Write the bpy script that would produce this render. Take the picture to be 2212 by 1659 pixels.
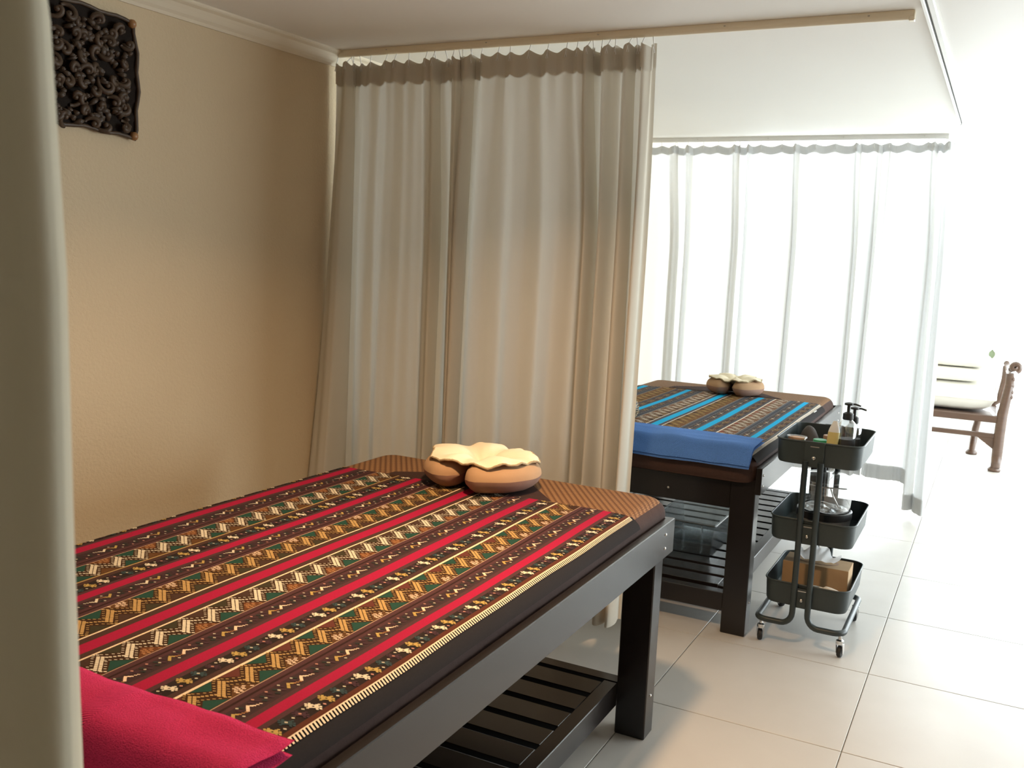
import bpy, math, random
from mathutils import Vector, Matrix, noise
R = math.radians
random.seed(7)
SC = bpy.context.scene
COL = SC.collection
for o in list(bpy.data.objects):
    bpy.data.objects.remove(o)

# ------------------------------------------------------------------ camera
FPX = 2044.9
yaw, pitch, roll = 0.47244, -0.13892, 0.043287
cd = bpy.data.cameras.new('camera')
cam = bpy.data.objects.new('camera', cd)
COL.objects.link(cam)
cd.sensor_width = 36.0
cd.lens = 36.0 * FPX / 2212
cd.clip_start = 0.02
f = Vector((math.cos(pitch)*math.cos(yaw), math.cos(pitch)*math.sin(yaw), math.sin(pitch)))
rt = f.cross(Vector((0, 0, 1))).normalized()
up = rt.cross(f)
r2 = math.cos(roll)*rt + math.sin(roll)*up
u2 = -math.sin(roll)*rt + math.cos(roll)*up
m = Matrix((r2, u2, -f)).transposed().to_4x4()
m.translation = Vector((0, 0, 1.39))
cam.matrix_world = m
cd.dof.use_dof = True
cd.dof.focus_distance = 2.6
cd.dof.aperture_fstop = 12
SC.camera = cam

# ------------------------------------------------------------------ light
SC.view_settings.view_transform = 'Standard'
SC.view_settings.look = 'None'
SC.view_settings.exposure = 0.0
SC.view_settings.gamma = 1.0
SC.view_settings.use_curve_mapping = False
SC.cycles.use_denoising = True
SC.cycles.max_bounces = 10
SC.cycles.diffuse_bounces = 6
SC.cycles.glossy_bounces = 4
SC.cycles.transmission_bounces = 8
SC.cycles.transparent_max_bounces = 16
SC.cycles.sample_clamp_indirect = 6.0
SC.cycles.caustics_reflective = False
SC.cycles.caustics_refractive = False

W = bpy.data.worlds.new('daylight')
SC.world = W
W.use_nodes = True
bg = W.node_tree.nodes['Background']
bg.inputs['Color'].default_value = (0.90, 0.96, 1.0, 1)
SKY = 14.5
bg.inputs['Strength'].default_value = SKY

LAMP_W = 22.5

def area(name, loc, size, energy, color, rot=(0, 0, 0), size_y=None, portal=False, shape='DISK'):
    l = bpy.data.lights.new(name, 'AREA')
    l.shape = 'RECTANGLE' if size_y else shape
    l.size = size
    if size_y:
        l.size_y = size_y
    l.energy = energy
    l.color = color
    if portal:
        l.cycles.is_portal = True
    o = bpy.data.objects.new(name, l)
    o.location = loc
    o.rotation_euler = rot
    COL.objects.link(o)
    return o
area('window_portal', (8.55, -0.35, 1.12), 1.8, 1, (1, 1, 1), (0, R(90), 0), 5.1, True)
area('side_window_portal', (6.1, -3.15, 1.1), 4.4, 1, (1, 1, 1), (R(90), 0, 0), 1.95, True)
area('lamp_glow', (1.75, 0.85, 2.075), 0.16, LAMP_W, (1.0, 0.64, 0.35)).data.spread = R(136)

# ------------------------------------------------------------------ helpers
class MB:
    def __init__(s):
        s.v = []; s.f = []; s.m = []; s.c = []; s.usec = False
    def face(s, idx, mi=0, col=None):
        s.f.append(tuple(idx)); s.m.append(mi); s.c.append(col)
        if col: s.usec = True
    def box(s, a, b, mi=0, bev=0.0, col=None):
        x0, y0, z0 = [min(p, q) for p, q in zip(a, b)]
        x1, y1, z1 = [max(p, q) for p, q in zip(a, b)]
        n = len(s.v)
        if bev <= 0:
            s.v += [(x, y, z) for z in (z0, z1) for y in (y0, y1) for x in (x0, x1)]
            for q in ((0, 2, 3, 1), (4, 5, 7, 6), (0, 1, 5, 4), (2, 6, 7, 3), (0, 4, 6, 2), (1, 3, 7, 5)):
                s.face([n+i for i in q], mi, col)
            return s
        b = min(bev, (x1-x0)*.45, (y1-y0)*.45, (z1-z0)*.45)
        X = (x0, x1); Y = (y0, y1); Z = (z0, z1); sg = (1, -1)
        idx = {}
        for i in (0, 1):
            for j in (0, 1):
                for k in (0, 1):
                    c = (X[i], Y[j], Z[k])
                    for ax in range(3):
                        p = [X[i]+sg[i]*b, Y[j]+sg[j]*b, Z[k]+sg[k]*b]
                        p[ax] = c[ax]
                        idx[(i, j, k, ax)] = len(s.v); s.v.append(tuple(p))
        I = idx
        for t in (0, 1):
            s.face([I[(t, a_, b_, 0)] for a_, b_ in ((0, 0), (1, 0), (1, 1), (0, 1))][::(1 if t else -1)], mi, col)
            s.face([I[(a_, t, b_, 1)] for a_, b_ in ((0, 0), (1, 0), (1, 1), (0, 1))][::(-1 if t else 1)], mi, col)
            s.face([I[(a_, b_, t, 2)] for a_, b_ in ((0, 0), (1, 0), (1, 1), (0, 1))][::(1 if t else -1)], mi, col)
        for a_ in (0, 1):
            for b_ in (0, 1):
                s.face([I[(a_, b_, 0, 0)], I[(a_, b_, 1, 0)], I[(a_, b_, 1, 1)], I[(a_, b_, 0, 1)]], mi, col)
                s.face([I[(a_, 0, b_, 0)], I[(a_, 1, b_, 0)], I[(a_, 1, b_, 2)], I[(a_, 0, b_, 2)]], mi, col)
                s.face([I[(0, a_, b_, 1)], I[(1, a_, b_, 1)], I[(1, a_, b_, 2)], I[(0, a_, b_, 2)]], mi, col)
        for k in I:
            if k[3] == 0:
                s.face([I[k], I[(k[0], k[1], k[2], 1)], I[(k[0], k[1], k[2], 2)]], mi, col)
        return s
    def grid(s, P, mi=0, close_u=False, close_v=False, mfun=None):
        n = len(s.v); nu = len(P); nv = len(P[0])
        for r in P:
            s.v += [tuple(p) for p in r]
        for i in range(nu if close_u else nu-1):
            for j in range(nv if close_v else nv-1):
                i2 = (i+1) % nu; j2 = (j+1) % nv
                s.face([n+i*nv+j, n+i2*nv+j, n+i2*nv+j2, n+i*nv+j2], mfun(i, j) if mfun else mi)
        return s
    def tube(s, path, r, seg=10, mi=0, caps=True, closed=False):
        path = [Vector(p) for p in path]; N = len(path)
        rings = []; prev = None
        for i, p in enumerate(path):
            if closed:
                t = (path[(i+1) % N]-path[i-1]).normalized()
            else:
                t = (path[min(i+1, N-1)]-path[max(i-1, 0)]).normalized()
            if prev is None:
                a = Vector((0, 0, 1)) if abs(t.z) < .9 else Vector((1, 0, 0))
            else:
                a = prev
            nrm = (a-t*a.dot(t)).normalized(); prev = nrm
            bn = t.cross(nrm)
            rr = r(i/(N-1)) if callable(r) else r
            rings.append([p+nrm*math.cos(2*math.pi*k/seg)*rr+bn*math.sin(2*math.pi*k/seg)*rr for k in range(seg)])
        n = len(s.v)
        s.grid(rings, mi, close_u=closed, close_v=True)
        if caps and not closed:
            s.face([n+k for k in range(seg)][::-1], mi)
            s.face([n+(N-1)*seg+k for k in range(seg)], mi)
        return s
    def lathe(s, prof, c=(0, 0, 0), seg=24, mi=0, sx=1, sy=1, mfun=None):
        rings = [[(c[0]+r*sx*math.cos(2*math.pi*k/seg), c[1]+r*sy*math.sin(2*math.pi*k/seg), c[2]+z) for k in range(seg)] for r, z in prof]
        n = len(s.v)
        s.grid(rings, mi, close_v=True, mfun=mfun)
        return s
    def build(s, name, mats, parent=None, smooth=False, auto=None):
        org = Vector((0, 0, 0))
        if parent is not None:
            org = wloc(parent)
        elif s.v:
            xs = [p[0] for p in s.v]; ys = [p[1] for p in s.v]; zs = [p[2] for p in s.v]
            org = Vector(((min(xs)+max(xs))/2, (min(ys)+max(ys))/2, min(zs)))
        me = bpy.data.meshes.new(name)
        me.from_pydata([(p[0]-org.x, p[1]-org.y, p[2]-org.z) for p in s.v], [], s.f)
        if not isinstance(mats, (list, tuple)):
            mats = [mats]
        for mt in mats:
            me.materials.append(mt)
        if len(mats) > 1:
            me.polygons.foreach_set('material_index', s.m)
        if s.usec:
            at = me.color_attributes.new('Col', 'FLOAT_COLOR', 'CORNER')
            buf = []
            for fc, c in zip(s.f, s.c):
                buf += ([*(c or (1, 1, 1)), 1.0] * len(fc))
            at.data.foreach_set('color', buf)
        if smooth:
            me.polygons.foreach_set('use_smooth', [True]*len(s.f))
            if auto:
                me.set_sharp_from_angle(angle=R(auto))
        me.update()
        o = bpy.data.objects.new(name, me)
        COL.objects.link(o)
        if parent is not None:
            o.parent = parent
        else:
            o.location = org
        return o

def wloc(o):
    l = Vector(o.location)
    while o.parent is not None:
        o = o.parent; l = l + Vector(o.location)
    return l
def tag(o, label=None, cat=None, group=None, kind=None):
    if label: o['label'] = label
    if cat: o['category'] = cat
    if group: o['group'] = group
    if kind: o['kind'] = kind
    return o
def thing(name, label, cat, loc, group=None):
    o = bpy.data.objects.new(name, None); COL.objects.link(o)
    o.location = loc; o.empty_display_size = .05
    return tag(o, label, cat, group)
def struct(name, loc=None, mb=None, mats=None, **k):
    if mb is None:
        o = bpy.data.objects.new(name, None); COL.objects.link(o); o.location = loc
    else:
        o = mb.build(name, mats, **k)
    o['kind'] = 'structure'
    return o
def inst(src, name, loc, parent=None):
    c = src.copy(); c.name = name; COL.objects.link(c)
    if parent is not None:
        c.parent = parent; c.location = Vector(loc)-wloc(parent)
    else:
        c.location = loc
    return c

# ------------------------------------------------------------------ materials
class NT:
    def __init__(s, name):
        s.mat = bpy.data.materials.new(name); s.mat.use_nodes = True
        s.t = s.mat.node_tree; s.p = s.t.nodes['Principled BSDF']; s.out = s.t.nodes['Material Output']
    def n(s, typ, ins=None, **kw):
        nd = s.t.nodes.new('ShaderNode'+typ)
        for k, v in kw.items():
            setattr(nd, k, v)
        for k, v in (ins or {}).items():
            s.set(nd.inputs[k], v)
        return nd
    def set(s, sock, v):
        if hasattr(v, 'is_output') or hasattr(v, 'links'):
            s.t.links.new(v, sock)
        elif isinstance(v, bpy.types.Node):
            s.t.links.new(v.outputs[0], sock)
        else:
            sock.default_value = v
    def math(s, op, a, b=0.0, c=0.0):
        nd = s.n('Math', operation=op)
        s.set(nd.inputs[0], a); s.set(nd.inputs[1], b); s.set(nd.inputs[2], c)
        return nd.outputs[0]
    def mix(s, fac, a, b):
        nd = s.n('Mix', data_type='RGBA')
        s.set(nd.inputs[0], fac); s.set(nd.inputs[6], a); s.set(nd.inputs[7], b)
        return nd.outputs[2]
    def coord(s, which='Object'):
        return s.n('TexCoord').outputs[which]
    def noise(s, scale, detail=3, co=None, rough=.5, stretch=None):
        co = co or s.coord()
        if stretch:
            mp = s.n('Mapping'); s.set(mp.inputs[0], co); mp.inputs['Scale'].default_value = stretch; co = mp.outputs[0]
        nd = s.n('TexNoise', {'Scale': scale, 'Detail': detail, 'Roughness': rough}); s.set(nd.inputs['Vector'], co)
        return nd.outputs['Fac']
    def bump(s, h, strength=.3, dist=.001):
        b = s.n('Bump', {'Strength': strength, 'Distance': dist}); s.set(b.inputs['Height'], h)
        s.set(s.p.inputs['Normal'], b.outputs[0]); return b

def c4(c): return (c[0], c[1], c[2], 1)
def simple(name, col, rough=.6, metal=0, spec=.5, nz=None, bump=None, coat=0):
    t = NT(name)
    p = t.p
    p.inputs['Roughness'].default_value = rough
    p.inputs['Metallic'].default_value = metal
    p.inputs['Specular IOR Level'].default_value = spec
    p.inputs['Coat Weight'].default_value = coat
    if nz:
        sc, amt = nz[0], nz[1]
        fac = t.noise(sc, 4, stretch=nz[2] if len(nz) > 2 else None)
        a = c4([x*(1-amt) for x in col]); b = c4([min(1, x*(1+amt)) for x in col])
        t.set(p.inputs['Base Color'], t.mix(fac, a, b))
    else:
        p.inputs['Base Color'].default_value = c4(col)
    if bump:
        t.bump(t.noise(bump[0], 3, stretch=bump[3] if len(bump) > 3 else None), bump[1], bump[2])
    return t.mat

M = {}
M['wall'] = simple('warm_plaster', (.62, .505, .34), .9, spec=.2, nz=(3, .03), bump=(110, .7, .003))
M['wall_dim'] = simple('bounce_dimming_brown', (.30, .24, .17), .8, spec=.2)  # brown invented for the unseen walls, to dim their bounce and reflections
M['wall_white'] = simple('white_plaster', (.80, .80, .78), .85, spec=.2, bump=(60, .2, .001))
M['ceiling'] = simple('ceiling_paint', (.81, .79, .75), .55, spec=.35, nz=(2, .02), bump=(40, .08, .001))
M['crown'] = simple('crown_paint', (.70, .62, .48), .7, spec=.3)
M['frame_white'] = simple('white_frame', (.85, .85, .84), .4)
M['rod'] = simple('cream_metal', (.85, .77, .60), .3, spec=.6)
M['rod_white'] = simple('white_metal', (.82, .82, .80), .3, spec=.6)
M['slot'] = simple('slot_dark', (.10, .10, .095), .7)
M['grout'] = simple('grout', (.30, .28, .25), .95, nz=(40, .1))
M['wood'] = simple('espresso_wood', (.011, .0085, .008), .27, spec=.5, nz=(18, .35, (1, 1, 8)), bump=(14, .06, .001, (1, 1, 10)))
M['steel'] = simple('bolt_steel', (.55, .53, .5), .3, metal=1)
M['cover'] = simple('brown_cotton', (.055, .030, .024), .85, spec=.2, nz=(300, .25), bump=(25, .5, .004))
M['flap'] = simple('plain_brown_cloth', (.045, .022, .018), .85, spec=.2, nz=(200, .2), bump=(30, .4, .003))
M['hemcloth'] = simple('dark_backing_cloth', (.013, .010, .010), .9, spec=.2, nz=(300, .3))
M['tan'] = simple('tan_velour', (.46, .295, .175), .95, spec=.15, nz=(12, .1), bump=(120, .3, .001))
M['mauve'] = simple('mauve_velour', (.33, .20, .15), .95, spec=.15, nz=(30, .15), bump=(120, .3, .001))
M['cream_cloth'] = simple('cream_towelling', (.88, .80, .62), .95, spec=.1, bump=(350, .5, .001))
M['serge'] = simple('serged_thread', (.42, .33, .20), .9, nz=(400, .5), bump=(400, .6, .001))
M['cart'] = simple('slate_powdercoat', (.032, .044, .046), .42, spec=.45, bump=(700, .15, .0003))
M['chrome'] = simple('chrome', (.75, .75, .75), .15, metal=1)
M['rubber'] = simple('black_rubber', (.015, .015, .015), .6)
M['black_plastic'] = simple('black_plastic', (.02, .02, .02), .35)
M['darkgrey_plastic'] = simple('grey_plastic', (.22, .22, .22), .5)
M['card'] = simple('kraft_card', (.46, .32, .19), .9, spec=.15, nz=(25, .08))
M['liquid'] = simple('dark_oil', (.05, .04, .035), .1)
M['label'] = simple('dark_label', (.09, .085, .085), .6)
M['yellow'] = simple('pale_yellow_plastic', (.72, .58, .22), .4, nz=(10, .1))
M['whiteplastic'] = simple('white_plastic', (.85, .84, .8), .4)
M['amber'] = simple('amber_balm', (.60, .28, .10), .4)
M['green'] = simple('green_lid', (.02, .30, .13), .4)
M['brownlid'] = simple('brown_lid', (.30, .17, .10), .5)
M['pouch'] = simple('dark_pouch', (.06, .05, .045), .8, bump=(60, .4, .003))
M['chairwood'] = simple('chair_wood', (.10, .055, .035), .4, nz=(12, .3, (1, 1, 6)), coat=.2)
M['cushion'] = simple('white_upholstery', (.84, .82, .76), .9, spec=.1, bump=(80, .3, .001))
M['leaf'] = simple('green_leaf', (.16, .20, .12), .7, nz=(30, .2))
M['clearbits'] = simple('crumpled_foil', (.55, .55, .55), .35, metal=.4, bump=(40, .8, .01))

def glassy(name, col=(1, 1, 1), rough=.02, fac=.12, tint=(.96, .98, .98)):
    t = NT(name)
    tr = t.n('BsdfTransparent', {'Color': c4(tint)})
    gl = t.n('BsdfGlossy', {'Color': c4(col), 'Roughness': rough})
    lw = t.n('LayerWeight', {'Blend': .35})
    mr = t.math('MULTIPLY_ADD', lw.outputs['Facing'], .55, fac*.5)
    mx = t.n('MixShader'); t.set(mx.inputs[0], mr); t.set(mx.inputs[1], tr.outputs[0]); t.set(mx.inputs[2], gl.outputs[0])
    t.set(t.out.inputs['Surface'], mx.outputs[0])
    return t.mat
M['glass'] = glassy('window_glass', fac=.05)
M['clear'] = glassy('clear_plastic', tint=(.80, .84, .86), rough=.12, fac=.25)
M['jar'] = glassy('clear_jar', tint=(.90, .92, .93), rough=.05, fac=.2)

def cloth(name, col, trans=.45, tcol=None, weave=900):
    t = NT(name)
    nz = t.noise(3, 3, stretch=(1, 1, .15))
    a = t.mix(nz, c4([x*.94 for x in col]), c4([min(1, x*1.04) for x in col]))
    df = t.n('BsdfDiffuse'); t.set(df.inputs['Color'], a)
    tl = t.n('BsdfTranslucent'); t.set(tl.inputs['Color'], c4(tcol or col))
    bp = t.n('Bump', {'Strength': .25, 'Distance': .001}); t.set(bp.inputs['Height'], t.noise(weave, 2))
    t.set(df.inputs['Normal'], bp.outputs[0])
    mx = t.n('MixShader'); mx.inputs[0].default_value = trans
    t.set(mx.inputs[1], df.outputs[0]); t.set(mx.inputs[2], tl.outputs[0])
    t.set(t.out.inputs['Surface'], mx.outputs[0])
    return t.mat
M['paper'] = cloth('white_tissue', (.88, .89, .90), .4)
M['curtain'] = cloth('curtain_cotton', (.70, .65, .56), .28, (.64, .61, .54))
M['curtain_far'] = cloth('sheer_cotton', (.76, .76, .75), .48, (.74, .75, .76))
M['curtain_near'] = cloth('near_curtain_cotton', (.66, .62, .50), .3)

# terry towel
def terry(name, col, band):
    t = NT(name)
    co = t.coord()
    nz = t.noise(9, 4, co); nf = t.noise(500, 2, co)
    base = t.mix(nz, c4([x*.85 for x in col]), c4([min(1, x*1.12) for x in col]))
    base = t.mix(t.math('POWER', nf, 2.0), base, c4([x*.25 for x in col]))
    t.set(t.p.inputs['Base Color'], base)
    t.p.inputs['Roughness'].default_value = 1; t.p.inputs['Specular IOR Level'].default_value = .1
    t.p.inputs['Sheen Weight'].default_value = .35; t.p.inputs['Sheen Tint'].default_value = c4([min(1, x*1.6+.1) for x in col])
    sp = t.n('SeparateXYZ'); t.set(sp.inputs[0], co)
    inb = t.math('LESS_THAN', t.math('ABSOLUTE', t.math('SUBTRACT', sp.outputs['Y'], band[0])), band[1])
    ribs = t.math('SINE', t.math('MULTIPLY', t.math('ADD', sp.outputs['X'], t.math('MULTIPLY', sp.outputs['Y'], .6)), 1400))
    h = t.math('ADD', t.math('MULTIPLY', t.math('MULTIPLY', nf, 2.0), t.math('SUBTRACT', 1.0, inb)), t.math('MULTIPLY', t.math('MULTIPLY', ribs, .5), inb))
    t.bump(h, .6, .002)
    return t.mat

# woven gold mat cover
def goldweave():
    t = NT('gold_weave')
    co = t.coord(); sp = t.n('SeparateXYZ'); t.set(sp.inputs[0], co)
    ca, sa = math.cos(R(34.5)), math.sin(R(34.5))
    q = t.math('ADD', t.math('MULTIPLY', sp.outputs['X'], ca), t.math('MULTIPLY', sp.outputs['Y'], sa))
    p_ = t.math('ADD', t.math('MULTIPLY', sp.outputs['X'], -sa), t.math('MULTIPLY', sp.outputs['Y'], ca))
    fp = t.math('FRACT', t.math('MULTIPLY', p_, 1/.0165)); fq = t.math('FRACT', t.math('MULTIPLY', q, 1/.0125))
    line = t.math('LESS_THAN', fp, .12)
    d1 = t.math('ABSOLUTE', t.math('SUBTRACT', fp, .58)); d2 = t.math('ABSOLUTE', t.math('SUBTRACT', fq, .5))
    ring = t.math('ABSOLUTE', t.math('SUBTRACT', t.math('ADD', d1, t.math('MULTIPLY', d2, .75)), .24))
    mot = t.math('LESS_THAN', ring, .10)
    c = t.mix(mot, (.16, .072, .026, 1), (.33, .185, .08, 1))
    c = t.mix(line, c, (.085, .036, .014, 1))
    t.set(t.p.inputs['Base Color'], c); t.p.inputs['Roughness'].default_value = .7
    t.p.inputs['Specular IOR Level'].default_value = .3
    t.bump(t.noise(700, 2, co), .4, .001)
    return t.mat
M['weave'] = goldweave()

def colcloth(name):
    t = NT(name)
    at = t.n('VertexColor', layer_name='Col')
    co = t.coord(); nz = t.noise(700, 2, co)
    wv = t.n('TexWave', {'Scale': 260.0, 'Distortion': .6}, bands_direction='Y'); t.set(wv.inputs['Vector'], co)
    k = t.math('MULTIPLY_ADD', nz, .7, .62)
    h = t.n('HueSaturation'); t.set(h.inputs['Color'], at.outputs[0]); t.set(h.inputs['Value'], k)
    t.set(t.p.inputs['Base Color'], h.outputs[0])
    t.p.inputs['Roughness'].default_value = .85; t.p.inputs['Specular IOR Level'].default_value = .15
    t.bump(t.math('ADD', wv.outputs['Fac'], nz), .35, .0012)
    return t.mat
M['colcloth'] = colcloth('woven_stripes')
M['thread'] = colcloth('embroidery_thread')

def tilemat():
    t = NT('porcelain_tile')
    co = t.coord('Object'); geo = t.n('NewGeometry')
    n1 = t.noise(1.6, 5, geo.outputs['Position']); n2 = t.noise(7, 4, geo.outputs['Position'])
    oi = t.n('ObjectInfo')
    a = t.mix(n1, (.50, .475, .44, 1), (.63, .605, .565, 1))
    a = t.mix(t.math('MULTIPLY', n2, .25), a, (.42, .39, .35, 1))
    t.set(t.p.inputs['Base Color'], a)
    t.set(t.p.inputs['Roughness'], t.math('MULTIPLY_ADD', n2, .18, .30))
    t.p.inputs['Specular IOR Level'].default_value = .5
    t.bump(n1, .05, .002)
    return t.mat
M['tile'] = tilemat()

# ------------------------------------------------------------------ room
CEIL = 2.115
YW = 2.36
floor = struct('floor', mb=MB().box((-2.5, -3.2, -.08), (8.6, YW, -.0045)), mats=M['grout'])
tsrc = None
P = .6025; g = .0016
for i in range(-9, 10):
    for j in range(-6, 4):
        x0 = 2.742+i*P; y0 = .281+j*P
        x1 = min(x0+P, 8.6); y1 = min(y0+P, YW); xa = max(x0, -2.5); ya = max(y0, -3.2)
        if x1-xa < .03 or y1-ya < .03: continue
        full = (x1-xa > P-1e-4 and y1-ya > P-1e-4)
        if full and tsrc is not None:
            inst(tsrc, 'floor_tile', (x0+P/2, y0+P/2, -.0045), floor)
        else:
            cx, cy = (xa+x1)/2, (ya+y1)/2
            hx, hy = (x1-xa)/2-g, (y1-ya)/2-g
            mb = MB().box((-hx, -hy, 0), (hx, hy, .0045), bev=.0008)
            o = mb.build('floor_tile', M['tile'], None)
            # mesh is centred on its own origin
            o.parent = floor; o.location = Vector((cx, cy, -.0045))-wloc(floor)
            if full: tsrc = o
struct('ceiling', mb=MB().box((-2.5, -3.2, CEIL), (8.6, YW, CEIL+.1)), mats=M['ceiling'])
struct('wall_left', mb=MB().box((-2.5, YW, 0), (8.6, YW+.12, CEIL)), mats=M['wall'])
struct('wall_front', mb=MB().box((-2.62, -3.2, 0), (-2.5, YW, CEIL)), mats=M['wall_dim'])
wb = MB()
wb.box((8.6, -3.2, 0), (8.8, YW, .22)); wb.box((8.6, -3.2, 2.02), (8.8, YW, CEIL))
wb.box((8.6, -3.2, .22), (8.8, -2.9, 2.02)); wb.box((8.6, 2.2, .22), (8.8, YW, 2.02))
struct('wall_back', mb=wb, mats=M['wall_white'])
wr = MB()
wr.box((-2.5, -3.4, 0), (8.6, -3.2, .12)); wr.box((-2.5, -3.4, 2.08), (8.6, -3.2, CEIL))
wr.box((-2.5, -3.4, .12), (3.9, -3.2, 2.08)); wr.box((8.3, -3.4, .12), (8.6, -3.2, 2.08))
struct('wall_right', mb=wr, mats=M['wall_dim'])
w1 = struct('window_1', loc=(8.7, -.35, .22))
MBf = MB()
for a, b in (((8.66, -2.9, .22), (8.74, 2.2, .27)), ((8.66, -2.9, 1.97), (8.74, 2.2, 2.02))):
    MBf.box(a, b)
ys = [-2.9, -1.2, .5, 2.2]
for y in ys:
    MBf.box((8.66, y-.03 if y > -2.9 else y, .27), (8.74, y+.03 if y < 2.2 else y, 1.97))
MBf.build('window_frame', M['frame_white'], w1)
for a, b in zip(ys[:-1], ys[1:]):
    MB().box((8.695, a+.03, .27), (8.703, b-.03, 1.97)).build('pane', M['glass'], w1)
w2 = struct('window_2', loc=(6.1, -3.3, .12))
MBf = MB()
MBf.box((3.9, -3.34, .12), (8.3, -3.26, .18)); MBf.box((3.9, -3.34, 2.02), (8.3, -3.26, 2.08))
xs = [3.9, 5.37, 6.83, 8.3]
for x in xs:
    MBf.box((x-.03 if x > 3.9 else x, -3.34, .18), (x+.03 if x < 8.3 else x, -3.26, 2.02))
MBf.build('window_frame', M['frame_white'], w2)
for a, b in zip(xs[:-1], xs[1:]):
    MB().box((a+.03, -3.304, .18), (b-.03, -3.296, 2.02)).build('pane', M['glass'], w2)
# crown moulding along the left wall
prof = [(0, .055), (.006, .055), (.010, .046), (.018, .038), (.026, .026), (.034, .016), (.046, .010), (.050, .006), (.050, 0)]
mb = MB()
mb.grid([[(x, YW-d, CEIL-h) for d, h in prof] for x in (-2.5, 8.6)])
struct('trim_1', mb=mb, mats=M['crown'])

# ------------------------------------------------------------------ rods and tracks
def rodthing(X, ya, yb, mat, label):
    t = thing('curtain_rod', label, 'curtain rod', (X, (ya+yb)/2, 2.09))
    b = MB(); seg = 10
    pr = [(.0135*math.cos(math.pi*k/seg+math.pi), -.0135*math.sin(math.pi*k/seg)+.0135) for k in range(seg+1)] + [(.0135, .0245), (-.0135, .0245)]
    b.grid([[(X+p, y, 2.09+q) for p, q in pr] for y in (ya, yb)], close_v=True)
    n = len(pr); b.face(range(n)); b.face(range(n, 2*n))
    b.build('rail', mat, t, smooth=True, auto=30)
    MB().box((X-.012, ya-.004, 2.086), (X+.012, ya+.012, 2.1145), bev=.002).build('end_cap', mat, t)
    k = 0
    y = ya+.12
    while y < yb:
        MB().lathe([(0, 0), (.0035, .0), (.003, -.0015), (0, -.002)], (X-.0135, y, 2.106), 8).build('screw', M['steel'], t)
        y += .42
    return t
rodthing(3.0, .305, 2.345, M['rod'], 'cream half-round curtain rod fixed to the ceiling above the beige curtains')
rodthing(5.7, .345, 2.345, M['rod_white'], 'white curtain rod above the bright sheer curtains at the back')
rodthing(.3, .36, 2.345, M['rod'], 'cream curtain rod above the out-of-focus curtain nearest the viewer')
tr = thing('ceiling_track', 'long white double ceiling track with dark slot running towards the far curtains', 'track', (2.5, .262, 2.10))
MB().box((-1.5, .268, 2.102), (5.25, .279, CEIL-.0005), bev=.002).build('rail', M['rod_white'], tr)
MB().box((-1.5, .245, 2.102), (5.25, .262, CEIL-.0005), bev=.002).build('rail', M['rod_white'], tr)
MB().box((-1.5, .262, 2.109), (5.25, .268, CEIL-.0005)).build('slot', M['slot'], tr)
MB().tube([(5.25, .27, 2.105), (5.35, .265, 2.103), (5.42, .25, 2.10)], .006, 8).build('bent_end', M['rod_white'], tr, smooth=True)
lt = thing('ceiling_light', 'round white ceiling downlight above the bed with the red striped cloth', 'ceiling light', (1.75, .85, 2.085))
MB().lathe([(.085, .0), (.10, .0), (.11, .012), (.11, .0295), (.085, .0295), (.085, 0)], (1.75, .85, 2.085), 28).build('trim_ring', M['frame_white'], lt, smooth=True, auto=40)

# ------------------------------------------------------------------ curtains
def catmull(pts, per=10):
    out = []; n = len(pts)
    for i in range(n-1):
        p0 = pts[max(i-1, 0)]; p1 = pts[i]; p2 = pts[i+1]; p3 = pts[min(i+2, n-1)]
        for k in range(per):
            t = k/per
            out.append(tuple(.5*((2*b)+(-a+c)*t+(2*a-5*b+4*c-d)*t*t+(-a+3*b-3*c+d)*t**3) for a, b, c, d in zip(p0, p1, p2, p3)))
    out.append(tuple(pts[-1]))
    return out

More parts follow.
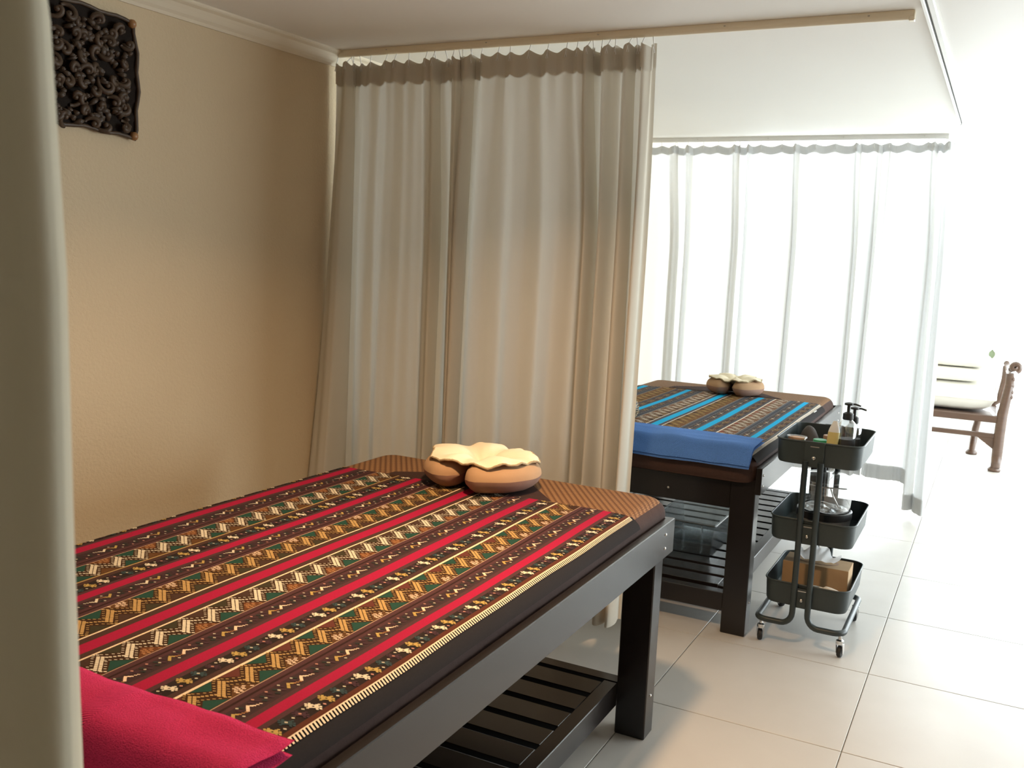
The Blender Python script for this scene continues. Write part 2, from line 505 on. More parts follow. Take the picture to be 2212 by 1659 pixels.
def curtain(label, X, pts, ztop, zbot, mat, hook_n, seed, hem=.11, tape=.075, flare=None, rows=26, sag=.014, ybot=None):
    rnd = random.Random(seed)
    S = catmull(pts, 8); N = len(S)
    # arc length parameter
    L = [0]
    for a, b in zip(S[:-1], S[1:]): L.append(L[-1]+math.hypot(a[0]-b[0], a[1]-b[1]))
    L = [l/L[-1] for l in L]
    y0, y1 = S[0][0], S[-1][0]
    ph = rnd.random()*6
    hooks = [(i+.5)/hook_n for i in range(hook_n)]
    hooks = [min(.985, max(.015, h+rnd.uniform(-.25, .25)/hook_n)) for h in hooks]
    hooks[0] = .006; hooks[-1] = .994
    def dip(s):
        for a, b in zip(hooks[:-1], hooks[1:]):
            if a <= s <= b: return math.sin(math.pi*(s-a)/(b-a))*min(1.0, (b-a)*hook_n*.9)
        return 0
    hd = []
    for i in range(N):
        d = min(abs(L[i]-h) for h in hooks)*hook_n
        hd.append(d)
    def pt(i, t):   # t 0 top .. 1 bottom
        y, dx = S[i]; s = L[i]
        yu = y0+(y1-y0)*s
        w = min(1, t/.35); w = w*w*(3-2*w)
        k = .30*(1-w)
        yy = y*(1-k)+yu*k
        amp = .55+.45*w+.25*t
        x = dx*amp
        pinch = math.exp(-(hd[i]*2.6)**2)*(1-min(1, t/.18))
        x += -.012*pinch+.006*(1-pinch)*(1-min(1, t/.2))
        x += .005*math.sin(s*60+ph+t*2.0)*w + .0045*math.sin(s*131+ph+t*1.5)*(.4+.6*t)
        yy += .010*math.sin(s*22+ph+t*2.2)*t
        if flare:
            fx, fy = flare(s, t); x += fx; yy += fy
        zt = ztop-dip(s)*sag
        zb = zbot(s) if callable(zbot) else zbot
        z = zt+(zb-zt)*t
        return Vector((X+x, yy, z))
    ts = [0, .012, .025, .036, .05, .075]+[.1+.9*k/(rows-6) for k in range(rows-5)]
    G = [[pt(i, t) for i in range(N)] for t in ts]
    root = thing('curtain', label, 'curtain', (X, (y0+y1)/2, min(p.z for p in G[-1])))
    MB().grid(G).build('drape', mat, root, smooth=True)
    def layer(ta, tb, off, name, nr=4):
        rowsT = [ta+(tb-ta)*k/(nr-1) for k in range(nr)]
        GG = []
        for t in rowsT:
            r = [pt(i, t) for i in range(N)]; o = []
            for i in range(N):
                d = r[min(i+1, N-1)]-r[max(i-1, 0)]; n = Vector((d.y, -d.x, 0))
                n = n.normalized() if n.length > 1e-9 else Vector((1, 0, 0))
                if off*1 < 0: n = n
                o.append(r[i]+n*off)
            GG.append(o)
        MB().grid(GG).build(name, mat, root, smooth=True)
    H = ztop-(zbot(0.5) if callable(zbot) else zbot)
    layer(0, tape/H, -.003, 'heading_tape'); 
    layer(0, tape/H, .003, 'heading_tape')
    layer(1-hem/H, 1, -.003, 'hem')
    layer(1-hem/H, 1, .003, 'hem', 3)
    for h in hooks:
        i = min(range(N), key=lambda q: abs(L[q]-h))
        p = pt(i, .004)
        b = MB()
        b.tube([(X, p.y, 2.094), (X-.004, p.y, 2.088), ((X+p.x)/2-.004, p.y, (2.088+p.z)/2), (p.x-.005, p.y, p.z-.004), (p.x-.005, p.y+.004, p.z-.022), (p.x-.005, p.y-.004, p.z-.022), (p.x-.005, p.y, p.z-.006)], .0014, 6)
        b.build('hook', M['rod_white'], root, smooth=True)
    return root

left_pts = [(2.335, .0), (2.30, -.035), (2.262, -.055), (2.268, .025), (2.31, .035), (2.272, .05), (2.22, .012), (2.173, .022), (2.12, -.006), (2.066, -.012), (2.01, .016), (1.959, .02), (1.91, -.004), (1.88, -.016), (1.872, .035), (1.90, .045), (1.84, .055), (1.815, .0), (1.79, -.03), (1.782, .03)]
def flareL(s, t):
    w = max(0, 1-s*5)
    return (-.16*t*t*w - .02*t, .025*t*w)
curtain('beige pleated curtain panel beside the left wall, behind the red striped bed', 3.0, left_pts, 2.068, .125, M['curtain'], 15, 3, flare=flareL)
right_pts = [(1.80, .045), (1.785, -.02), (1.762, -.035), (1.752, .03), (1.775, .045), (1.745, .05), (1.715, .0), (1.658, -.012), (1.63, .014), (1.602, .016), (1.55, -.01), (1.50, -.004), (1.452, .018), (1.39, -.008), (1.345, .002), (1.304, .018), (1.275, -.02), (1.252, -.045), (1.246, .03), (1.268, .045), (1.232, .055), (1.222, -.02), (1.205, -.045), (1.186, .02), (1.165, .03), (1.155, -.025), (1.137, -.035), (1.122, .015), (1.132, .04), (1.108, .03), (1.098, -.03), (1.086, -.035), (1.075, .0), (1.082, .03), (1.07, .04)]
curtain('beige pleated curtain panel ending at the free edge between the two beds', 3.0, right_pts, 2.072, .125, M['curtain'], 19, 11, flare=lambda s, t: (-.02*t, .012*t*(1-s)))
far_pts = [(2.33, 0), (2.2, .02), (2.05, -.01), (1.93, .02), (1.86, .01), (1.845, -.03), (1.82, -.035), (1.812, .03), (1.84, .04), (1.79, .045), (1.765, -.02), (1.745, -.03), (1.735, .03), (1.62, .01), (1.49, .015), (1.455, -.035), (1.44, .02), (1.465, .035), (1.42, .045), (1.40, -.025), (1.375, .02), (1.24, .0), (1.135, .012), (1.115, -.04), (1.10, .02), (1.13, .03), (1.075, .035), (1.05, .0), (.90, .014), (.80, .012), (.775, -.04), (.765, .03), (.785, .04), (.74, .03), (.69, .0), (.675, -.03), (.665, .03), (.69, .035), (.63, .02)]
curtain('sheer white pleated curtain glowing with daylight behind the blue striped bed', 5.7, far_pts, 2.072, .19, M['curtain_far'], 22, 5, hem=.085, tape=.045)
far2 = [(.64, .05), (.60, .01), (.52, -.006), (.45, .012), (.40, -.02), (.375, -.05), (.365, .02), (.385, .035), (.352, .03), (.335, -.05), (.31, -.07), (.30, -.01), (.315, .04)]
curtain('last sheer panel at the open right edge of the far curtains, by the carved chair', 5.7, far2, 2.072, lambda s: .19 if s < .42 else .045, M['curtain_far'], 7, 9, hem=.09, tape=.045, flare=lambda s, t: (-.12*t*max(0, s-.4), -.03*t*s))
near_pts = [(.62, .13), (.53, .09), (.455, .036), (.404, .006), (.394, -.004), (.398, -.013), (.409, -.021), (.428, -.026), (.455, -.022), (.52, .02), (.57, .0), (.62, -.02), (.68, .015), (.75, -.01), (.83, .015), (.92, .0)]
curtain('blurred grey-beige curtain edge closest to the viewer, at the left of the picture', .3, near_pts, 2.072, .12, M['curtain_near'], 6, 2, rows=20, flare=lambda s, t: (0, .0014-.015*t))

# ------------------------------------------------------------------ wall carving
def carving():
    x0, x1, z0, z1 = 1.60, 2.045, 1.675, 2.005
    t = thing('wall_carving', 'dark carved wooden relief plaque hanging high on the left wall', 'wall art', (1.82, YW-.03, z0))
    mat = simple('carved_teak', (.07, .044, .026), .5, spec=.4, nz=(25, .4), bump=(60, .6, .003))
    b = MB()
    nx, nz = 30, 24
    def outline(u, v):
        # concave sides, flared corners
        x = x0+(x1-x0)*u; z = z0+(z1-z0)*v
        ex = .014*math.sin(math.pi*v)+.004*math.sin(v*19)
        x += ex*(2*u-1)*1.0
        z += (.012*math.sin(math.pi*u)+.003*math.sin(u*23))*(2*v-1)*-1*(1 if v < .5 else -1)
        return x, z
    G = []
    for i in range(nx+1):
        row = []
        for j in range(nz+1):
            x, z = outline(i/nx, j/nz)
            h = .012+.008*noise.noise(Vector((x*40, 3, z*40)))
            row.append((x, YW-.003-h, z))
        G.append(row)
    b.grid(G)
    rim = [G[i][0] for i in range(nx+1)]+[G[nx][j] for j in range(1, nz+1)]+[G[i][nz] for i in range(nx-1, -1, -1)]+[G[0][j] for j in range(nz-1, 0, -1)]
    b.grid([rim, [(p[0], YW-.001, p[2]) for p in rim]], close_v=True)
    b.build('back_panel', simple('carved_ground', (.014, .009, .006), .8, spec=.15, bump=(60, .6, .003)), t, smooth=True)
    e = MB(); e.tube([(p[0], YW-.018, p[2]) for p in rim[::2]], .006, 8, closed=True)
    e.build('border', mat, t, smooth=True)
    # scrolls and leaves: spirals of tapering tubes
    rnd = random.Random(5)
    cells = [(i, j) for i in range(9) for j in range(7)]
    for i, j in cells:
        cx = x0+.035+(x1-x0-.07)*(i+.5*(j % 2)*.6)/8.4+rnd.uniform(-.014, .014); cz = z0+.035+(z1-z0-.07)*j/6+rnd.uniform(-.014, .014)
        sg = 1 if (i+j) % 2 else -1; a0 = rnd.random()*6.28
        path = []; rs = rnd.uniform(.016, .028); wn = rnd.uniform(3.2, 6.6)
        for k in range(15):
            q = k/14; rr = rs*(1-q*.85); a = a0+sg*q*wn
            path.append((cx+rr*math.cos(a), YW-.016-.014*math.sin(q*3.0)-.008*q, cz+rr*math.sin(a)))
        s = MB(); s.tube(path, lambda q: .0036+.0050*math.sin(math.pi*min(1, q*1.1+.08)), 7)
        s.lathe([(0, .008), (.006, .006), (.0085, 0), (.006, -.006), (0, -.008)], (cx, YW-.030, cz), 8)
        s.build('carved_scroll', mat, t, smooth=True)
    for k in range(230):
        cx = rnd.uniform(x0+.03, x1-.02); cz = rnd.uniform(z0+.02, z1-.02); a = rnd.random()*6.28; l = rnd.uniform(.016, .040)
        dx, dz = math.cos(a), math.sin(a)
        s = MB(); G = []
        for u in range(6):
            q = u/5; w = .0075*math.sin(math.pi*(q*.9+.08)); bx = cx+dx*l*(q-.5); bz = cz+dz*l*(q-.5); d = .022+.014*math.sin(math.pi*q)
            G.append([(bx-dz*w, YW-d+.010, bz+dx*w), (bx-dz*w*.4, YW-d-.001, bz+dx*w*.4), (bx, YW-d+.003, bz), (bx+dz*w*.4, YW-d-.001, bz-dx*w*.4), (bx+dz*w, YW-d+.010, bz-dx*w)])
        s.grid(G); s.build('carved_leaf', mat, t, smooth=True)
    km = simple('pale_corner_wood', (.32, .16, .06), .4, nz=(30, .3))
    for x, z in ((x1-.004, z0+.006), (x1-.006, z1-.004), (x0+.004, z0+.006), (x0+.004, z1-.004)):
        k_ = MB().lathe([(0, .013), (.008, .011), (.0125, .005), (.013, -.003), (.009, -.010), (0, -.013)], (x, YW-.020, z), 12)
        k_.build('corner_knob', km, t, smooth=True)
carving()

# ------------------------------------------------------------------ beds
def leg_mb(xa, xb, ya, yb, zt):
    return MB().box((xa, ya, 0), (xb, yb, zt), bev=.003)
def make_bed(x0, yr, label):
    """x0: foot end of the frame, yr: outer face of the right legs. 1.89 long"""
    LN = 1.87; WD = 1.02
    x1 = x0+LN; yl = yr+WD
    t = thing('massage_bed', label, 'bed', (x0+LN/2, yr+WD/2, 0))
    w = M['wood']
    lx = [(x0+.02, x0+.092), (x1-.098, x1-.026)]
    for a, b in lx:
        for ya, yb in ((yr, yr+.092), (yl-.092, yl)):
            leg_mb(a, b, ya, yb, .60).build('leg', w, t)
    for ya, yb in ((yr-.023, yr-.0005), (yl+.0005, yl+.023)):
        MB().box((x0, ya, .552), (x1-.012, yb, .652), bev=.002).build('side_rail', w, t)
    # end aprons
    MB().box((x0+.022, yr+.0925, .482), (x0+.05, yl-.0925, .585), bev=.002).build('end_rail', w, t)
    MB().box((x1-.085, yr+.0925, .482), (x1-.057, yl-.0925, .585), bev=.002).build('end_rail', w, t)
    MB().box((x1-.022, yr+.0005, .603), (x1, yl-.0005, .648), bev=.002).build('head_board', w, t)
    # platform under the mattress
    MB().box((x0+.052, yr+.03, .575), (x1-.024, yl-.03, .588)).build('platform', w, t)
    # low shelf
    zt = .155
    for ya, yb in ((yr+.078, yr+.132), (yl-.132, yl-.078)):
        MB().box((x0+.0925, ya+.012, .085), (x1-.0985, yb, zt), bev=.002).build('shelf_rail', w, t)
    MB().box((x0+.03, yr+.0925, .08), (x0+.075, yl-.0925, zt-.004), bev=.002).build('shelf_end_rail', w, t)
    MB().box((x1-.085, yr+.0925, .08), (x1-.04, yl-.0925, zt-.004), bev=.002).build('shelf_end_rail', w, t)
    xs_ = x0+.0935; n = 15; p = (x1-.0995-xs_)/n
    src = None
    for k in range(n):
        a = xs_+k*p+.013; b = xs_+(k+1)*p-.013
        if src is None:
            src = MB().box((a, yr+.1325, zt-.018), (b, yl-.1325, zt-.001), bev=.0015).build('slat', w, t)
            base = Vector(src.location)
        else:
            c = src.copy(); c.name = 'slat'; COL.objects.link(c); c.parent = t; c.location = base+Vector((k*p, 0, 0))
    def bolt(x, y, z, ax):
        b = MB(); pr = [(0, .0035), (.003, .003), (.0045, .0015), (.005, 0)]
        if ax == 'y':
            b.grid([[(x+r_*math.cos(k*.785), y-h, z+r_*math.sin(k*.785)) for k in range(8)] for r_, h in pr], close_v=True)
        else:
            b.grid([[(x-h, y+r_*math.cos(k*.785), z+r_*math.sin(k*.785)) for k in range(8)] for r_, h in pr], close_v=True)
        b.build('bolt', M['steel'], t, smooth=True)
    for a, b in lx:
        bolt((a+b)/2-.03, yr-.023, .622, 'y'); bolt((a+b)/2-.03, yr-.023, .582, 'y'); bolt((a+b)/2, yr, .125, 'y')
    bolt(x0+.022, yr+.33, .525, 'x'); bolt(x0+.022, yl-.33, .525, 'x')
    tag(t, group='massage beds')
    return t
make_bed(.72, .795, 'dark espresso wooden massage bed with slatted shelf, nearest to the viewer')
make_bed(3.40, .73, 'dark espresso wooden massage bed with slatted shelf, behind the beige curtain')

RC = .045
def topz(x, y, x0, x1, y0, y1, zt=.70):
    d = min(y-y0, y1-y, x-x0, x1-x)
    d = max(0, d)
    z = zt
    if d < RC: z -= RC-math.sqrt(max(0, RC*RC-(RC-d)**2))
    z += .0022*math.sin(x*5.1+y*3)*math.sin(y*7.3+1)*min(1, d/.1)
    return z
def mattress(x0, yr, label):
    x1 = x0+1.83; y0 = yr+.006; y1 = yr+1.014
    t = thing('mattress', label, 'mattress', ((x0+x1)/2, (y0+y1)/2, .59))
    zb = .59
    # rounded plan outline rings going up
    def ring(inset, z, n=14, rc=.07):
        pts = []
        xa, xb, ya, yb = x0+inset, x1-inset, y0+inset, y1-inset
        r = max(.01, rc-inset)
        for cx, cy, a0 in ((xb-r, yb-r, 0), (xa+r, yb-r, 90), (xa+r, ya+r, 180), (xb-r, ya+r, 270)):
            for k in range(n+1):
                a = R(a0+90*k/n); pts.append((cx+r*math.cos(a), cy+r*math.sin(a), z))
            # straight run subdivisions towards the next corner
        out = []
        for i, p in enumerate(pts):
            q = pts[(i+1) % len(pts)]
            L_ = math.dist(p, q); m_ = max(1, int(round(L_/.06))) if L_ > .2 else 1
            for k in range(m_): out.append(tuple(p[c]+(q[c]-p[c])*k/m_ for c in range(3)))
        return out
    rings = []
    zs = [(0.012, zb), (0.002, zb+.008), (-.001, zb+.03), (0, .70-RC)]
    for k in range(1, 8):
        a = R(90*k/7); zs.append((RC*(1-math.cos(a)), .70-RC+RC*math.sin(a)))
    for ins, z in zs: rings.append(ring(max(0, ins), z))
    n0 = min(len(r) for r in rings); rings = [r[:n0] for r in rings]
    body = MB()
    body.grid(rings[:8], close_v=True)
    body.face(list(range(n0))[::-1])
    def wob(p):
        return (p[0], p[1]+.0015*math.sin(p[0]*9), p[2])
    body.v = [wob(p) if zb+.005 < p[2] < .69 else p for p in body.v]
    body.build('side_cover', M['cover'], t, smooth=True)
    tp = MB(); tp.grid(rings[7:], close_v=True)
    k = len(tp.v)-n0
    tp.face(list(range(k, k+n0)))
    tp.build('top_cover', M['weave'], t, smooth=True, auto=50)
    # plain triangular panel pointing at the head
    zz = .7012
    poly = [(x1-.32, y0+.22), (x1-.17, y0+.36), (x1-.035, y0+.47), (x1-.035, y0+.54), (x1-.17, y0+.70), (x1-.245, y0+.81), (x1-.32, y0+.82)]
    b = MB(); n = len(poly)
    b.v += [(p[0], p[1], zz+.001) for p in poly]+[(p[0], p[1], zz-.0008) for p in poly]
    b.face(range(n)); 
    for i in range(n): b.face([i, n+i, n+(i+1) % n, (i+1) % n])
    b.build('plain_panel', M['flap'], t)
    return (x0, x1, y0, y1)
MT1 = mattress(.80, .795, 'brown covered mattress with gold woven top, on the nearer bed')
MT2 = mattress(3.385, .725, 'brown covered mattress with gold woven top, on the bed behind the curtain')

# ------------------------------------------------------------------ woven striped cloths
def runner(x0, x1, dy, MTR, pal, label, near):
    mx0, mx1, my0, my1 = MTR
    def S(x, y, lift=0):
        z = topz(x, y, mx0, mx1, my0, my1)+.0030+lift
        z += 0
        return (x, y, z)
    wav = lambda x, y: .0008*math.sin(x*7+y*11)+.0005*math.sin(x*17+y*3)
    t = thing('striped_cloth', label, 'cloth', ((x0+x1)/2, (my0+my1)/2, .70))
    p = pal
    st = [(.826, .838, 'rust'), (.838, .868, 'black'), (.868, .879, 'rib'), (.879, .902, 'red'), (.902, .912, 'rib'), (.912, .945, 'dark'), (.945, .953, 'rib'), (.953, .958, 'deep'), (.958, .969, 'rib'), (.969, .971, 'tan'),
          (.971, 1.038, 'ground'), (1.038, 1.044, 'cream'), (1.044, 1.057, 'brown'), (1.057, 1.088, 'black'), (1.088, 1.10, 'rib'), (1.10, 1.129, 'red'), (1.129, 1.139, 'rib'), (1.139, 1.170, 'dark'), (1.170, 1.178, 'rib'), (1.178, 1.183, 'deep'), (1.183, 1.195, 'rib'), (1.195, 1.197, 'tan'),
          (1.197, 1.268, 'ground'), (1.268, 1.2725, 'cream'), (1.2725, 1.288, 'brown'), (1.288, 1.3195, 'red'), (1.3195, 1.337, 'brown'), (1.337, 1.3415, 'cream'), (1.3415, 1.418, 'ground'), (1.418, 1.4205, 'tan'),
          (1.4205, 1.431, 'rib'), (1.431, 1.436, 'deep'), (1.436, 1.445, 'rib'), (1.445, 1.473, 'dark'), (1.473, 1.483, 'rib'), (1.483, 1.509, 'red'), (1.509, 1.519, 'rib'), (1.519, 1.552, 'black'), (1.552, 1.566, 'brown'), (1.566, 1.571, 'gold2'), (1.571, 1.647, 'ground'), (1.647, 1.649, 'tan'),
          (1.649, 1.660, 'rib'), (1.660, 1.665, 'deep'), (1.665, 1.675, 'rib'), (1.675, 1.712, 'dark'), (1.712, 1.723, 'rib'), (1.723, 1.752, 'red'), (1.752, 1.762, 'rib'), (1.762, 1.797, 'black')]
    nx = 60
    b = MB()
    for a, c, k in st:
        m_ = max(1, int((c-a)/.012))
        for q in range(m_):
            ya = a+(c-a)*q/m_; yb = a+(c-a)*(q+1)/m_
            n = len(b.v)
            for i in range(nx+1):
                x = x0+(x1-x0)*i/nx
                xe = x
                b.v.append(S(xe, ya+dy+wav(x, ya))); b.v.append(S(xe, yb+dy+wav(x, yb)))
            for i in range(nx):
                b.face([n+2*i, n+2*i+2, n+2*i+3, n+2*i+1], 0, p[k])
    b.build('stripes', M['colcloth'], t, smooth=False)
    # dark backing hem beyond the stitched edge
    b = MB(); n = 0
    for i in range(nx+1):
        x = x0+(x1+.012-x0)*i/nx
        ya = .827+dy+wav(x, .827); 
        b.v += [S(x, ya, -.001), S(x, ya-.012, -.001), (x, my0+.0025, .70-RC*.48), (x, my0-.0020, .70-RC*.72)]
    for i in range(nx):
        for k in range(3): b.face([4*i+k, 4*i+4+k, 4*i+5+k, 4*i+1+k])
    b.build('backing_hem', M['hemcloth'], t, smooth=True)
    e = MB()
    sl = random.Random(4)
    def q4(u, v, lb, la, col, lift=.0006, fl=1):
        # a stitch: lb along the (1, 1) weave diagonal, la along the float direction
        ys_ = v+dy+wav(u, v)
        bx, by = .5*lb*.72, .5*lb*.69
        ax, ay = .5*la*.45, -.5*la*.89
        j = sl.uniform(-.0002, .0002)
        n = len(e.v)
        e.v += [S(u-bx-ax+j, ys_-by-ay, lift), S(u-bx+ax+j, ys_-by+ay, lift), S(u+bx+ax+j, ys_+by+ay, lift), S(u+bx-ax+j, ys_+by-ay, lift)]
        e.face([n, n+1, n+2, n+3], 0, col)
    def poly(pts, col, lift=.0003):
        n = len(e.v)
        e.v += [S(u, v+dy+wav(u, v), lift) for u, v in pts]
        e.face(range(n, n+len(pts)), 0, col)
    mm = .001
    MOT = dict(cl=[(-.3, 67), (4.3, 62.4), (-30.7, 4.2), (-34.4, 9.7)],
               dots=[(-5, 62.5), (-10, 58.2), (-16.9, 50.3), (-22.1, 44.6), (-28.4, 38.2), (8.5, 58.6), (13.1, 51.8), (20.4, 45.7), (26.5, 39.5), (-3, 36.5), (2, 31.5), (7.6, 25.4), (13.3, 19.3), (19.4, 12.5), (-5.8, 31.7), (-11.9, 25), (-18, 18.3), (-24.2, 12.1)],
               big=[(6, 43.8), (10.1, 40), (14.8, 35.5), (20.5, 31.6), (24.6, 27.1)],
               wp=[(-7.2, 17.9), (-1, 18.5), (8.4, 13), (4, 10.5), (-3, 12.5), (-9, 12.0), (1.3, 5.5), (-5, 6.5), (-13, 8.5), (16, 2.5), (-14, 3.5), (-7, 2.2)])
    def band(v0, H, flip, col, white, greens, brights, off):
        per = .061; sc = H/.068
        k0 = int((x0)/per)-1
        for k in range(k0, int(x1/per)+3):
            cx = k*per+off
            def T(u, v):
                u *= mm; v = min(v, 67.5)*mm*sc
                if flip: return (cx-u, v0+H-v)
                return (cx+u, v0+v)
            def ok(u): return x0+.003 < u < x1-.003
            def P_(pts, c):
                q = [T(*z) for z in pts]
                if all(ok(z[0]) for z in q): poly(q, c)
            par = (k % 2 == 0)
            P_([(9, 66.8), (28.4, 43.8), (32, 43), (54.5, 66.8)], greens[0] if par else brights[0])
            P_([(1, 29.5), (25, .8), (-30, .8), (-2, 27)], greens[1] if par else brights[1])
            # ground behind the bars a bit darker is the base strip itself
            for z in MOT['cl']:
                u, v = T(*z)
                if ok(u): q4(u, v, .0036, .0052*sc, col, .0007)
            for z in MOT['dots']:
                u, v = T(*z)
                if ok(u): q4(u, v, .0021, .0048*sc, col, .0007)
            for z in MOT['big']:
                u, v = T(*z)
                if ok(u): q4(u, v, .0042, .0050*sc, col, .0007)
            for o_ in ((.5, 56.5), (3.9, 50.0)):
                for s_ in range(8):
                    u, v = T(o_[0]-1.5-5.0*s_, o_[1]-1.5-4.9*s_)
                    if ok(u): q4(u, v, .0064, .0058*sc, col, .0007)
            if not par and white:
                for z in MOT['wp']:
                    u, v = T(*z)
                    if ok(u): q4(u, v, .0028, .0062*sc, white, .0007)
    band(.9712, .0665, False, p['gold'], p['pale'], (p['green'], p['green']), (p['redbrown'], p['earth']), .01)
    band(1.1972, .0705, False, p['white'], p['copper'], (p['olive'], p['green']), (p['mud'], p['rustd']), .035)
    band(1.3418, .0760, True, p['gold'], p['pale'], (p['olive'], p['green']), (p['mud'], p['earth']), .02)
    band(1.5712, .0755, True, p['white'], p['copper'], (p['green'], p['green']), (p['earth'], p['rustd']), .05)
    def flowers(v0, flip, off):
        per = .12
        for k in range(int(x0/per)-1, int(x1/per)+2):
            cx = k*per+off
            def st8(ux, col, dim=False):
                for a_, b_, la, lb in ((-12, 2, 3.6, 3), (-12, -2, 3.6, 3), (-6.2, 4.6, 3.6, 3.2), (-5.6, .6, 6, 4.6), (-6.2, -3.6, 4, 3.2), (-2, 3, 3, 2.6), (0, -2.6, 6, 2.4), (1, 2.4, 5, 2.4), (6.2, 4.2, 4, 3.2), (5.6, 0, 6, 4.8), (6.2, -4.6, 3.6, 3.2), (12, 2, 3.6, 3), (12, -2, 3.6, 3), (-9.5, -6.5, 3.6, 2.4), (9.5, 6.5, 3.6, 2.4)):
                    b_ *= 1.35; lb *= 1.25; du = a_*.27+b_*.75; dv = -a_*.96+b_*.66
                    u = cx+(ux+du)*mm*(-1 if flip else 1); v = v0+.0155+dv*mm*(-1 if flip else 1)
                    if x0+.003 < u < x1-.003: q4(u, v, lb*mm*1.15, la*mm*1.15, col, .0006)
            st8(0, p['white']); st8(30.5, p['yellow']); st8(60.5, p['teal']); st8(91, p['plum'])
            for du, c in ((60.5, p['dotc']), (91, p['dotp']), (76, p['dotc']), (104, p['dotc']), (15, p['dotp']), (46, p['dotc'])):
                u = cx+du*mm*(-1 if flip else 1); v = v0+(.0165 if abs(du-76) < 1 or du in (60.5, 91) else (.006 if du < 100 else .022))
                if x0+.003 < u < x1-.003: q4(u, v, .0042, .0048, c, .0009)
    flowers(.8375, False, .102); flowers(1.0572, False, .03); flowers(1.5192, True, .05); flowers(1.7635, True, .09)
    def chev(v0, flip, off):
        per = .12; sg = -1 if flip else 1
        for k in range(int(x0/per)-1, int(x1/per)+2):
            cx = k*per+off
            items = []
            for du, dv, lb, la in ((-6.5, 10.5, 4.5, 5.5), (-3, 14, 4.5, 5.5), (.5, 17.5, 4.5, 5.5), (4, 20.5, 4.5, 5.5), (7.5, 16.5, 4.2, 5.5), (10.5, 13.6, 3.4, 5), (15.5, 11.8, 2.6, 5), (20.5, 10.2, 2.4, 5)):
                items.append((du, dv, lb, la, p['pale'] if not flip else p['white']))
                items.append((du-31, dv-.5, lb, la, p['yellow'] if du < 8 else p['copper']))
            for du, dv in ((-10, 28.5), (23, 28.5), (38, 16), (68, 16), (80, 28.5), (53, 29), (-52, 17), (-22, 4)):
                items.append((du, dv, 4, 4.6, p['dotp'] if du % 2 else p['dotc']))
            for du, dv in ((38, 23), (45, 12), (31, 12), (66, 23), (73, 12), (60, 12), (52, 22), (24, 20), (80, 22), (-14, 21), (-6, 25), (14, 24)):
                items.append((du, dv, 5.5, 8.5, p['plum'] if int(du/14) % 2 else p['teal2']))
            for du, dv, lu, lv, c in items[::-1]:
                u = cx+du*mm*sg; v = v0+(dv*mm if not flip else .031-dv*mm)
                if x0+.004 < u < x1-.004: q4(u, v, lu*mm, lv*mm, c, .0006 if lu < 6 else .0004)
    chev(.912, False, .045); chev(1.1395, False, .02); chev(1.4435, True, .09); chev(1.6765, True, .06)
    e.build('embroidery', M['thread'], t)
    if not near:
        MB().box((4.62, my0+.008, .6935), (4.68, my0+.0125, .6955)).build('cloth_label', M['whiteplastic'], t)
    # stitched comb edge
    e2 = MB(); n = int((x1-x0)/.0076)
    for i in range(n):
        u = x0+i*.0076+.004
        for va, vb, lu in ((.8262, .8282, .0074), (.8175, .8266, .0040)):
            ya = va+dy+wav(u, va); yb = vb+dy+wav(u, vb); k = len(e2.v)
            sk = .0012 if va < .82 else 0
            e2.v += [S(u-lu/2-sk, ya, .0012), S(u+lu/2-sk, ya, .0012), S(u+lu/2, yb, .0012), S(u-lu/2, yb, .0012)]
            e2.face([k, k+1, k+2, k+3], 0, p['cream'])
    e2.build('stitched_edge', M['thread'], t)
    return t
PR = dict(rust=(.09, .024, .010), black=(.022, .014, .012), rib=(.072, .029, .031), red=(.35, .008, .046), dark=(.045, .023, .024), deep=(.028, .010, .008), tan=(.45, .30, .20), ground=(.046, .019, .008),
          cream=(.80, .64, .44), brown=(.062, .030, .022), gold2=(.38, .25, .10), gold=(.50, .32, .12), white=(.70, .63, .48), pale=(.82, .62, .45), copper=(.42, .20, .08), green=(.015, .060, .042), olive=(.043, .036, .018),
          redbrown=(.115, .032, .022), earth=(.11, .048, .015), mud=(.058, .029, .018), rustd=(.13, .045, .015), yellow=(.46, .32, .10), teal=(.035, .060, .065), teal2=(.026, .032, .028), plum=(.058, .026, .034), dotc=(.50, .45, .34), dotp=(.50, .24, .18))
PB = dict(PR)
PB.update(rust=(.10, .10, .10), black=(.07, .05, .045), rib=(.10, .105, .12), red=(.006, .44, .80), dark=(.075, .07, .075), deep=(.03, .03, .05), tan=(.45, .40, .34), ground=(.16, .075, .035), cream=(.85, .75, .62), brown=(.09, .085, .10),
          gold=(.70, .60, .48), white=(.42, .28, .10), pale=(.85, .74, .62), copper=(.50, .32, .12), green=(.20, .085, .04), redbrown=(.28, .07, .04), olive=(.22, .13, .05), yellow=(.45, .26, .15), plum=(.13, .08, .07), teal=(.12, .06, .05), teal2=(.08, .08, .085))
runner(.80, 2.345, 0.0, MT1, PR, 'dark woven cloth with red stripes and embroidered zigzags, on the nearer bed', True)
runner(3.40, 4.86, -.070, MT2, PB, 'dark woven cloth with bright blue stripes, on the bed behind the curtain', False)

